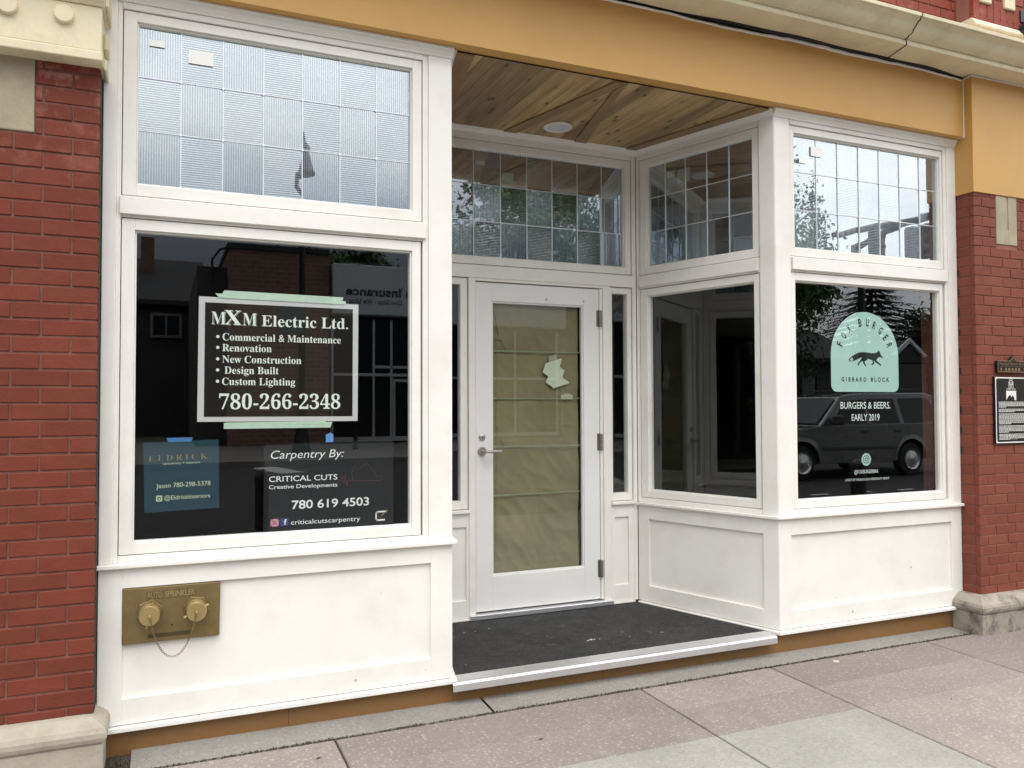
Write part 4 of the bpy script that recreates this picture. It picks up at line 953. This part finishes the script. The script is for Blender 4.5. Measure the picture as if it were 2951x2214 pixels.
# ------------------------------------------------------------------ the street in front (seen mirrored in the panes)
M_asph = aggregate_mat('asphalt', (.042,.042,.045), chips=.15, dark=.2); M_farpave = pm('far_pavement', (.17,.16,.15), .85, .12, 3, .3, 60)
M_paint = pm('road_paint', (.55,.55,.52), .7, .12, 8); M_grass = pm('town_ground', (.10,.11,.06), .9, .3, 1.5)
ZR0, ZR1 = -.21, .02
def rz(y): return ZR0 + (ZR1-ZR0)*(-4.62-y)/(17-4.62)
mb = MB(); mb.poly([(-60,-17,ZR1),(80,-17,ZR1),(80,-4.62,ZR0),(-60,-4.62,ZR0)]); tag(mb.build('road', M_asph, recalc=False), kind='structure')
mb = MB(); mb.prism([(-9,-4.62),(11,-4.62),(11,-4.454),(-9,-4.454)], -.4, -.05); tag(mb.build('kerb', M_conc, bevel=.012), kind='structure')
mb = MB(); mb.poly([(-60,-27,.26),(80,-27,.26),(80,-17.2,.17),(-60,-17.2,.17)]); mb.box(-60,80,-17.2,-17.0,-.2,.17); tag(mb.build('far_sidewalk', M_farpave), kind='structure')
mb = MB(); mb.poly([(-400,-400,-.42),(400,-400,-.42),(400,400,-.42),(-400,400,-.42)]); mb.poly([(-200,-200,.24),(200,-200,.24),(200,-27,.24),(-200,-27,.24)]); tag(mb.build('ground', M_grass, recalc=False), kind='structure')
mb = MB()
for x0,x1,y0,y1 in ((-2.1,-1.6,-12.6,-12.2),(-1.7,-1.2,-11.9,-11.2)): pass
def mark(x0,y0,x1,y1,w):
    d = Vector((x1-x0,y1-y0)).normalized(); nn = Vector((-d.y,d.x))*w/2
    mb.poly([(x0+nn.x,y0+nn.y,rz(y0+nn.y)+.004),(x1+nn.x,y1+nn.y,rz(y1+nn.y)+.004),(x1-nn.x,y1-nn.y,rz(y1-nn.y)+.004),(x0-nn.x,y0-nn.y,rz(y0-nn.y)+.004)])
mark(-1.12,-16.9,-.62,-15.2,.6)
for k in range(6): mark(7.6+k*1.1,-7.6,8.0+k*1.1,-7.6,.12)
tag(mb.build('road_marking', M_paint, recalc=False), kind='structure')

def stripes_brick(name, col):
    m, nt, out = nodes(name); b = N(nt,'ShaderNodeBsdfPrincipled'); nt.links.new(b.outputs[0], out.inputs[0])
    tc = obj_pos(nt); mp = N(nt,'ShaderNodeMapping'); mp.inputs['Rotation'].default_value = (PI/2,0,0); nt.links.new(tc, mp.inputs[0])
    br = N(nt,'ShaderNodeTexBrick'); br.inputs['Scale'].default_value = 1.6; br.inputs['Color1'].default_value=(*col,1); br.inputs['Color2'].default_value=(*(c*.75 for c in col),1); br.inputs['Mortar'].default_value=(.22,.19,.16,1); br.inputs['Mortar Size'].default_value=.03; br.inputs['Brick Width'].default_value=.62; br.inputs['Row Height'].default_value=.25
    nt.links.new(mp.outputs[0], br.inputs['Vector']); nt.links.new(br.outputs[0], b.inputs['Base Color']); b.inputs['Roughness'].default_value=.8; return m
M_obr = stripes_brick('street_brick', (.22,.105,.075)); M_roof = pm('dark_shingle', (.035,.035,.038), .85, .2, 12); M_siding = pm('grey_siding', (.055,.054,.053), .8, .08, 4)
M_dkglass = pm('dark_window', (.008,.009,.010), .08, .1, 3); M_sig = pm('sign_panel', (.55,.60,.63), .5, .03); M_trimw = pm('white_trim', (.22,.215,.205), .6)
M_dgreen = pm('dark_green_siding', (.055,.058,.05), .85)

t = thing('brick_shop', (.2,-30,.25), 'brown brick shop building across the street, mirrored in the poster window', 'building')
mb = MB(); mb.box(-1.45,1.84,-38,-24,.1,6.75); mb.build('wall', M_obr, t)
mb = MB(); mb.box(-1.50,1.84,-38.05,-23.93,6.751,6.93); mb.build('parapet', M_roof, t)
mb = MB(); mb.box(-2.4,-1.452,-38,-24.6,.1,6.2); mb.build('side_wing', M_siding, t)
mb = MB(); mb.tube([(-1.9,-24.5,5.8),(-1.95,-24.4,6.4),(-1.7,-24.3,6.75),(-1.5,-24.2,6.8)],.04,6); mb.build('conduit', M_black, t)
t = thing('insurance_office', (5.6,-30,.25), 'low glazed insurance office with a broad pale sign band, across the street', 'building')
mb = MB(); mb.box(1.86,12,-38,-24.4,.1,6.3); mb.build('wall', M_siding, t)
mb = MB(); mb.box(1.92,11.9,-24.38,-23.75,4.72,6.45); band = mb.build('sign_band', M_sig, t, bevel=.02)
mb = MB()
write(mb,'ne Insurance',4.95,2.35,5.38,.30,-23.745,bold=.03); write(mb,'One Stop - We Shop',4.35,2.45,5.10,.17,-23.745,bold=.01); mb.build('lettering', pm('navy_letters',(.02,.025,.05),.5), band, recalc=False)
mb = MB(); outline(mb,[(5.9+.42*math.cos(a),5.35+.42*math.sin(a)) for a in [1.2+i*.25 for i in range(17)]],.16,-23.745,0,False); mb.build('swoosh_emblem', pm('swoosh_blue',(.02,.03,.14),.5), band, recalc=False)
mb = MB(); outline(mb,[(5.5,5.02),(6.3,5.02)],.10,-23.744,0,False); mb.build('orange_bar', pm('swoosh_orange',(.45,.12,.03),.5), band, recalc=False)
mb = MB(); mb.box(1.98,11.8,-24.385,-24.30,.45,4.6); mb.build('window', M_dkglass, t)
mb = MB()
for x in (1.98,3.44,4.08,5.05,6.6,8.2,9.8,11.7): mb.box(x-.04,x+.04,-24.29,-24.2,.3,4.6)
mb.box(1.98,11.8,-24.285,-24.21,2.60,2.70); mb.box(1.98,11.8,-24.286,-24.21,.30,.46); mb.box(3.5,4.99,-24.28,-24.2,2.88,2.98)
mb.build('window_frame', M_alu, t)
mb = MB(); mb.box(4.16,4.98,-24.297,-24.25,.45,2.45); d = mb.build('door', M_dkglass, t); mb = MB(); ring(mb,(4.14,5.0,.3,2.5),(4.22,4.92,.42,2.40),-24.24,-24.19); mb.build('door_frame', M_alu, d)

t = thing('gabled_house', (-5,-36,.25), 'dark roofed house with chimney across the street, mirrored at the left of the poster window', 'house')
mb = MB(); mb.box(-9.5,-1.9,-44,-35,.1,6.1); mb.build('wall', M_siding, t)
mb = MB(); mb.prism([(-34.6,6.05),(-39.5,8.6),(-44.4,6.05),(-44.4,6.25),(-39.5,8.85),(-34.6,6.25)][::-1],-10,-1.6,axis='x'); rf = mb.build('roof', M_roof, t)
mb = MB(); mb.box(-4.42,-3.84,-38.4,-37.8,7.2,9.6); mb.build('chimney', M_obr, rf)
mb = MB(); mb.box(-3.85,-2.75,-34.98,-34.9,4.7,5.6); w_ = mb.build('window', M_dkglass, t); mb = MB(); ring(mb,(-3.95,-2.65,4.6,5.7),(-3.83,-2.77,4.72,5.58),-34.89,-34.84); mb.box(-3.34,-3.26,-34.89,-34.84,4.72,5.58); mb.build('frame', M_trimw, w_)
t = thing('gable_cottage', (28,-30,.25), 'dark cottage with a white edged gable behind the parked car, mirrored in the fox window', 'house')
mb = MB(); mb.box(18,30,-36,-27.5,.1,4.0); mb.box(30.2,34,-34,-26.8,.1,3.7); mb.build('wall', M_dgreen, t)
mb = MB(); mb.prism([(-27,3.7),(-31.5,5.6),(-36.5,3.7),(-36.5,3.9),(-31.5,5.85),(-27,3.9)][::-1],17.5,30.4,axis='x'); mb.prism([(30.8,3.75),(34.9,3.75),(32.7,4.95)],-34,-26.75,axis='y'); mb.build('roof', M_roof, t)
mb = MB(); mb.prism([(31.4,4.15),(32.65,5.05),(33.9,4.15),(33.7,4.05),(32.65,4.82),(31.6,4.05)][::-1],-26.74,-26.6,axis='y'); mb.build('gable_trim', M_sig, t)
for x in (21.0,23.2,26.0):
    mb = MB(); mb.box(x,x+.9,-27.49,-27.4,1.6,3.0); w_ = mb.build('window', M_dkglass, t); mb = MB(); ring(mb,(x-.08,x+.98,1.52,3.08),(x,x+.9,1.6,3.0),-27.39,-27.34); mb.build('frame', M_siding, w_)

# ---- trees
M_leafg = pm('leaf_green', (.06,.11,.025), .6, .35, 2.5, tint=.5); M_leafd = pm('leaf_dark', (.035,.065,.02), .65, .3, 2.5, tint=.5); M_needle = pm('spruce_needles', (.028,.045,.030), .7, .3, 3, tint=.5); M_bark = pm('bark', (.09,.07,.05), .9, .25, 6, .6, 20)
def leaf_tree(x, y, h, rx, rz_, cz_, n, size, label, mat, seed, gap=.42):
    rnd = random.Random(seed); t = thing('leafy_tree', (x,y,.24), label, 'tree')
    mb = MB(); mb.tube([(x,y,.2),(x+.05,y,h*.3),(x-.06,y+.05,cz_),(x,y,h*.85)],[.20,.15,.10,.03],8)
    for k in range(9):
        a = k*2.4; z = h*(.30+.055*k); mb.tube([(x,y,z),(x+rx*.4*math.cos(a),y+rx*.4*math.sin(a),z+.6),(x+rx*.75*math.cos(a),y+rx*.75*math.sin(a),z+1.3)],[.06,.04,.012],6)
    mb.build('trunk', M_bark, t, smooth=True)
    cl = MB(); made = 0; clumps = []
    while len(clumps) < 60:
        v = Vector((rnd.uniform(-1,1),rnd.uniform(-1,1),rnd.uniform(-1,1)))
        if .35 < v.length < 1: clumps.append((v, rnd.uniform(.14,.30), rnd.random()))
    while made < n:
        c, r_, tn = rnd.choice(clumps); v = c + Vector((rnd.gauss(0,1),rnd.gauss(0,1),rnd.gauss(0,1)))*r_*.55
        p = Vector((x+v.x*rx, y+v.y*rx, cz_+v.z*rz_)); s_ = size*rnd.uniform(.6,1.3)
        a = Vector((rnd.gauss(0,1),rnd.gauss(0,1),rnd.gauss(0,1))).normalized(); b_ = a.cross(Vector((rnd.gauss(0,1),rnd.gauss(0,1),rnd.gauss(0,1)))).normalized()
        cl.poly([p-a*s_,p+b_*s_*.5,p+a*s_,p-b_*s_*.5],0,min(1,max(0,tn+rnd.uniform(-.2,.2)))); made += 1
    cl.build('crown', mat, t, recalc=False)
leaf_tree(5.4,-41,10.5,3.4,2.3,8.3,11000,.13,'broad green tree rising behind the insurance office',M_leafg,1)
leaf_tree(19.0,-21.5,11,2.5,4.2,6.5,15000,.11,'tall leafy street tree left of the spruce in the fox window reflection',M_leafg,2)
leaf_tree(38.0,-29,9,2.3,2.5,5.2,9000,.12,'leafy tree to the right of the spruce in the fox window reflection',M_leafd,3)
leaf_tree(-9.5,-21.5,12,2.6,4.2,7.6,4500,.16,'leafy street tree far to the left across the road',M_leafg,4)
leaf_tree(12.2,-28.5,13,3.8,4.6,8.6,17000,.17,'full green tree behind the right end of the insurance office',M_leafg,6)
leaf_tree(16.4,-25.5,12,2.6,4.4,7.4,12000,.16,'slim green street tree between the insurance office and the gabled cottage',M_leafd,8)
t = thing('spruce_tree', (35.3,-31.5,.24), 'tall dark spruce behind the gabled cottage, mirrored above the fox badge', 'tree')
mb = MB(); mb.tube([(35.3,-31.5,.2),(35.3,-31.5,9.9)],[.24,.03],8); mb.build('trunk', M_bark, t)
cl = MB(); rnd = random.Random(17); z = 1.6
while z < 9.7:
    R0 = min(3.9, .92*(9.8-z)+.15); nb = 22 if z < 8.6 else 10
    for k in range(nb):
        a = 2*PI*(k+rnd.random()*.7)/nb; L_ = R0*rnd.uniform(.72,1.12); m_ = max(5,int(L_*8))
        for i in range(1,m_+1):
            u = i/m_; px = 35.3+math.cos(a)*L_*u; py = -31.5+math.sin(a)*L_*u; pz = z-.28*L_*u*u+.12*L_*u**3
            for w in (-1,1,0):
                sz = .24*(1.15-u*.6)*rnd.uniform(.7,1.2); da = a+w*rnd.uniform(.6,1.0); e = Vector((math.cos(da),math.sin(da),-.25+rnd.uniform(-.15,.15))).normalized()*sz; s_ = Vector((-math.sin(da),math.cos(da),rnd.uniform(-.5,.5)))*.085
                p = Vector((px,py,pz)); cl.poly([p,p+e*.5+s_,p+e,p+e*.5-s_],0,rnd.random())
    z += .36 if z < 9 else .28
cl.build('crown', M_needle, t, recalc=False)

# ---- street furniture
t = thing('street_lamp', (.05,-18.4,.2), 'tall black heritage street lamp with bell shaped lantern, mirrored in the left window', 'street lamp')
X_,Y_ = .05,-18.4
mb = MB(); mb.lathe([(.26,.15),(.26,.35),(.21,.5),(.15,.9),(.115,1.4),(.105,1.5)],(X_,Y_,0),'z',16); mb.build('base', M_black, t, smooth=True)
mb = MB(); mb.tube([(X_,Y_,1.45),(X_,Y_,4.5),(X_,Y_,7.2),(X_-.28,Y_,7.55),(X_-.26,Y_,7.9),(X_,Y_,8.05)],[.10,.085,.07,.06,.06,.06],10); mb.build('post', M_black, t, smooth=True)
mb = MB(); mb.lathe([(.02,8.95),(.05,8.80),(.07,8.68),(.17,8.55),(.24,8.3),(.31,8.02),(.37,7.88),(.36,7.85),(.30,7.84),(.01,7.84)],(X_+.08,Y_,0),'z',20); mb.build('lantern', M_black, t, smooth=True)
mb = MB(); mb.box(X_-.55,X_+.05,Y_+.1,Y_+.13,3.5,4.5); mb.build('banner', pm('faded_banner',(.10,.16,.17),.7), t)
def bollard(x, y, z, h, r, label):
    t = thing('bollard', (x,y,z), label, 'bollard', 'black bollards along the street')
    mb = MB(); mb.lathe([(r*1.3,0),(r*1.3,.06),(r,.09),(r,h-.10),(r*1.12,h-.09),(r*1.12,h-.05),(r*.8,h-.01),(r*.3,h+.015)],(x,y,z),'z',18); mb.build('post', M_black, t, smooth=True)
bollard(2.05,-20.8,.18,1.0,.07,'black bollard before the brick shop across the street'); bollard(4.25,-20.8,.18,1.0,.07,'black bollard before the insurance office across the street')
bollard(-2.64,-3.0,gz(-2.64,-3.0),.98,.055,'black bollard near the kerb, mirrored low in the poster window'); bollard(5.07,-4.1,gz(5.07,-4.1),.84,.10,'stout black bollard near the kerb, mirrored low in the fox window')
t = thing('traffic_signal', (19.6,-14,.0), 'dark traffic signal arm with two hanging heads over the road, mirrored in the fox transom', 'traffic signal')
mb = MB(); mb.tube([(19.6,-17.6,.1),(19.6,-17.6,7.3)],.12,10); mb.build('pole', M_black, t)
mb = MB(); mb.tube([(19.6,-17.6,7.2),(19.3,-16,7.5),(18.7,-14,7.45),(16.6,-14,6.98),(15.7,-14,6.75),(14.9,-14,6.5)],[.11,.11,.11,.10,.09,.08],8); mb.build('arm', M_black, t, smooth=True)
for x,z in ((16.6,6.35),(18.3,6.6)):
    mb = MB(); mb.box(x-.24,x+.24,-14.2,-13.85,z-.55,z+.5); hd = mb.build('signal_head', M_black, t, bevel=.05)
    for k in range(3):
        mb = MB(); mb.lathe([(.09,0),(.10,.12),(.085,.12),(.08,.0)],(x,-13.85,z+.32-k*.33),'y',14)
        # visor faces the road
        mb.v = [(a,-13.85+( -13.85-b)*-1*-1,c) for a,b,c in mb.v]; mb.build('visor', M_black, hd)

# ---- parked car
M_car = pm('silver_grey_paint', (.14,.142,.147), .26, .02, 2, metal=.55, coat=1.0); M_tyre = pm('tyre_rubber', (.018,.018,.018), .8); M_plast = pm('grey_plastic', (.05,.05,.052), .6)
t = thing('parked_car', (11,-10.5,-.1), 'large silver grey estate car parked along the road, mirrored in the fox window', 'car')
X0,YC,Zg = 8.15,-10.5,-.105
def arch(cx, r, z0, n=10): return [(cx+r*math.cos(PI-PI*i/n), z0+r*math.sin(PI-PI*i/n)) for i in range(n+1)]
low = [(.02,.42),(.55,.36)]+arch(1.05,.47,.36)+[(1.52,.33),(3.8,.33)]+arch(4.29,.47,.36)+[(4.77,.36),(5.62,.45),(5.66,.70),(5.62,1.16),(5.5,1.20),(1.5,1.15),(1.3,1.13),(.35,1.04),(.06,.96),(-.02,.70)]
mb = MB(); mb.prism([(X0+u,Zg+z) for u,z in low], YC-.99, YC+.99, axis='y'); body = mb.build('body', M_car, t, bevel=.05, seg=3)
def gh(u, z): return YC+.97-.20*(z-1.13)/.75
G = [(1.55,1.14),(2.32,1.80),(2.65,1.87),(5.05,1.90),(5.33,1.80),(5.60,1.17)]
mb = MB(); n = len(G); 
for sgn in (1,-1): mb.v += [(X0+u, YC+sgn*(gh(u,z)-YC), Zg+z) for u,z in G]
mb.f += [tuple(range(n)), tuple(n+i for i in reversed(range(n)))]; mb.m += [0,0]; mb.t += [.5,.5]
for i in range(n):
    j=(i+1)%n; mb.f.append((i,n+i,n+j,j)); mb.m.append(0); mb.t.append(.5)
mb.build('cabin', M_car, t, bevel=.04, seg=3)
for pts in ([(1.95,1.20),(2.40,1.70),(2.98,1.74),(2.98,1.20)],[(3.10,1.20),(3.10,1.745),(3.92,1.76),(3.98,1.20)],[(4.12,1.20),(4.06,1.765),(5.02,1.78),(5.36,1.22)]):
    for sgn in (1,-1):
        mb = MB(); mb.poly([(X0+u, YC+sgn*(gh(u,z)-YC+.006), Zg+z) for u,z in pts]); mb.build('side_window', M_dkglass, t, recalc=False)
mb = MB(); mb.poly([(X0+1.60,YC-.84,Zg+1.20),(X0+1.60,YC+.84,Zg+1.20),(X0+2.26,YC+.72,Zg+1.76),(X0+2.26,YC-.72,Zg+1.76)]); mb.v=[(a-.012,b,c+.012) for a,b,c in mb.v]; mb.build('windscreen', M_dkglass, t, recalc=False)
for u in (1.05,4.29):
    for sgn in (1,-1):
        mb = MB(); y = YC+sgn*.98
        mb.lathe([(.20,.0),(.34,.0),(.37,.03),(.37,.20),(.34,.23),(.20,.23)] if sgn<0 else [(.20,.0),(.34,.0),(.37,-.03),(.37,-.20),(.34,-.23),(.20,-.23)],(X0+u,y if sgn>0 else y,Zg+.37),'y',28)
        mb.v = [(a, y-sgn*abs(b-y), c) for a,b,c in mb.v]; wh = mb.build('wheel', M_tyre, t, smooth=True)
        mb = MB(); mb.lathe([(.001,.02),(.05,.025),(.06,.04),(.20,.05),(.22,.02),(.235,.0),(.235,.12),(.001,.12)],(X0+u,y,Zg+.37),'y',28); mb.v = [(a, y+sgn*(.035-abs(b-y)*.6), c) for a,b,c in mb.v]
        rim = mb.build('rim', M_alu, wh, smooth=True)
        fl = MB(); k = 14
        for i in range(k):
            a0, a1 = PI*i/k, PI*(i+1)/k
            fl.poly([(X0+u-.47*math.cos(a0),y+sgn*.025,Zg+.37+.47*math.sin(a0)),(X0+u-.47*math.cos(a1),y+sgn*.025,Zg+.37+.47*math.sin(a1)),(X0+u-.56*math.cos(a1),y+sgn*.02,Zg+.37+.56*math.sin(a1)),(X0+u-.56*math.cos(a0),y+sgn*.02,Zg+.37+.56*math.sin(a0))])
        fl.build('arch_trim', M_car, t, recalc=False)
for u in (2.85,3.85):
    mb = MB(); mb.box(X0+u-.1,X0+u+.1,YC+.992,YC+1.02,Zg+1.0,Zg+1.05); mb.build('door_handle', M_plast, t, bevel=.01)
mb = MB(); mb.box(X0+.6+1.0,X0+3.75,YC+.985,YC+1.012,Zg+.62,Zg+.70); mb.build('side_moulding', M_plast, t, bevel=.01)
mb = MB(); mb.box(X0+1.85,X0+2.05,YC+.99,YC+1.22,Zg+1.18,Zg+1.40); mb.build('door_mirror', M_plast, t, bevel=.04)
for y in (YC-.72,YC+.72):
    mb = MB(); mb.box(X0-.045,X0+.10,y-.22,y+.22,Zg+.74,Zg+.92); mb.build('headlight', M_sig, t, bevel=.03)
mb = MB(); mb.tube([(X0+2.8,YC+.68,Zg+1.95),(X0+4.9,YC+.68,Zg+1.97)],.02,6); mb.tube([(X0+2.8,YC-.68,Zg+1.95),(X0+4.9,YC-.68,Zg+1.97)],.02,6); mb.build('roof_rail', M_plast, t)

def added_row_house(x0, x1, y0, h, label, m):  # unseen buildings added to block the low sky along the street
    t = thing('added_row_building', ((x0+x1)/2,y0-4,.25), label, 'building')
    mb = MB(); mb.box(x0,x1,y0-9,y0,.1,h); mb.build('wall', m, t)
    mb = MB(); mb.box(x0-.1,x1+.1,y0-9.1,y0+.12,h+.001,h+.3); mb.build('parapet', M_roof, t)
    n = int((x1-x0)/2.6)
    for fl in range(int(h/3.2)):
        for k in range(n):
            x = x0+1.0+k*2.6; mb = MB(); mb.box(x,x+1.3,y0+.001,y0+.06,1.1+fl*3.1,2.7+fl*3.1); mb.build('window', M_dkglass, t)
added_row_house(-24,-10.5,-27,7.6,'added brown brick row building blocking low sky, far left across the street',M_obr)
added_row_house(-42,-25,-27,9.4,'added dark sided tall row building blocking low sky, farthest left across the street',M_siding)
added_row_house(44,62,-27,7.0,'added dark sided row building blocking low sky, far right across the street',M_siding)
# ------------------------------------------------------------------ sky, sun, camera
w = bpy.data.worlds.new('World'); sc.world = w; w.use_nodes = True; nt = w.node_tree; nt.nodes.clear()
out = nt.nodes.new('ShaderNodeOutputWorld'); bg = nt.nodes.new('ShaderNodeBackground'); nt.links.new(bg.outputs[0], out.inputs[0])
SUN_EL, SUN_AZ = math.radians(60), math.radians(192)
sky = nt.nodes.new('ShaderNodeTexSky'); sky.sky_type = 'NISHITA'; sky.sun_disc = False; sky.sun_elevation = SUN_EL; sky.sun_rotation = SUN_AZ
gen = N(nt, 'ShaderNodeTexCoord').outputs['Generated']
mp = N(nt,'ShaderNodeMapping'); mp.inputs['Location'].default_value=(2.3,.7,1.1); mp.inputs['Scale'].default_value=(1,1,2.2); nt.links.new(gen, mp.inputs[0])
n1 = noise_(nt, mp.outputs[0], 2.0, 8, .55)
cloud = mixc(nt, ramp(nt, n1, .36, .64), (12.0,12.4,13.2), (21,20.8,20.3))
sp = N(nt,'ShaderNodeSeparateXYZ'); nt.links.new(gen, sp.inputs[0])
low = ramp(nt, sp.outputs[2], .10, .27)                        # a heavier, darker cloud bank low in the south
bank = math_(nt, 'MULTIPLY', math_(nt, 'SUBTRACT', 1.0, low), ramp(nt, sp.outputs[0], .66, .42)); low = math_(nt, 'SUBTRACT', 1.0, bank)
cloud = mixc(nt, low, mixc(nt, .72, cloud, (5.6,7.3,11.0)), cloud)
# overcast skies are about three times as bright overhead as at the horizon
zen = math_(nt, 'ADD', math_(nt, 'MULTIPLY', math_(nt, 'MAXIMUM', sp.outputs[2], 0.0), 2.15), .10)
brk = math_(nt, 'MULTIPLY', ramp(nt, sp.outputs[0], .52, .68), ramp(nt, sp.outputs[2], .42, .20))      # a thin bright break in the south-east
mz = nt.nodes.new('ShaderNodeMix'); mz.data_type = 'FLOAT'; nt.links.new(brk, mz.inputs[0]); nt.links.new(zen, mz.inputs[2]); mz.inputs[3].default_value = 1.45; zen = mz.outputs[0]
sv = N(nt,'ShaderNodeVectorMath', operation='SCALE'); nt.links.new(cloud, sv.inputs[0]); nt.links.new(zen, sv.inputs['Scale'])
col = mixc(nt, .88, sky.outputs[0], sv.outputs[0])
nt.links.new(col, bg.inputs[0]); bg.inputs[1].default_value = .10
sun = bpy.data.lights.new('sun', 'SUN'); sun.energy = 1.3; sun.angle = math.radians(38); sun.color = (1,.96,.90)
so = bpy.data.objects.new('sun', sun); C.objects.link(so)
dx, dy, dz = math.sin(SUN_AZ)*math.cos(SUN_EL), math.cos(SUN_AZ)*math.cos(SUN_EL), math.sin(SUN_EL)
so.rotation_euler = Vector((dx,dy,dz)).to_track_quat('Z','Y').to_euler(); so.location = (dx*30,dy*30,dz*30)

cam = bpy.data.cameras.new('camera'); co = bpy.data.objects.new('camera', cam); C.objects.link(co); sc.camera = co
yaw, pit, rol = math.radians(23.3907), math.radians(1.6314), math.radians(-.1976)
fw = Vector((math.sin(yaw)*math.cos(pit), math.cos(yaw)*math.cos(pit), math.sin(pit))); rt = Vector((math.cos(yaw),-math.sin(yaw),0)); up = rt.cross(fw)
r2 = rt*math.cos(rol)+up*math.sin(rol); u2 = up*math.cos(rol)-rt*math.sin(rol)
co.matrix_world = Matrix(((r2.x,u2.x,-fw.x,-3.3879),(r2.y,u2.y,-fw.y,-3.8166),(r2.z,u2.z,-fw.z,1.4918),(0,0,0,1)))
cam.sensor_fit = 'HORIZONTAL'; cam.sensor_width = 36; cam.lens = 2322.72/2951*36; cam.clip_start = .05; cam.clip_end = 2000

sc.render.engine = 'CYCLES'; sc.cycles.use_denoising = True
sc.cycles.max_bounces = 10; sc.cycles.transparent_max_bounces = 24; sc.cycles.glossy_bounces = 4
sc.view_settings.view_transform = 'Standard'; sc.view_settings.look = 'None'; sc.view_settings.gamma = 1; sc.view_settings.exposure = 0.15
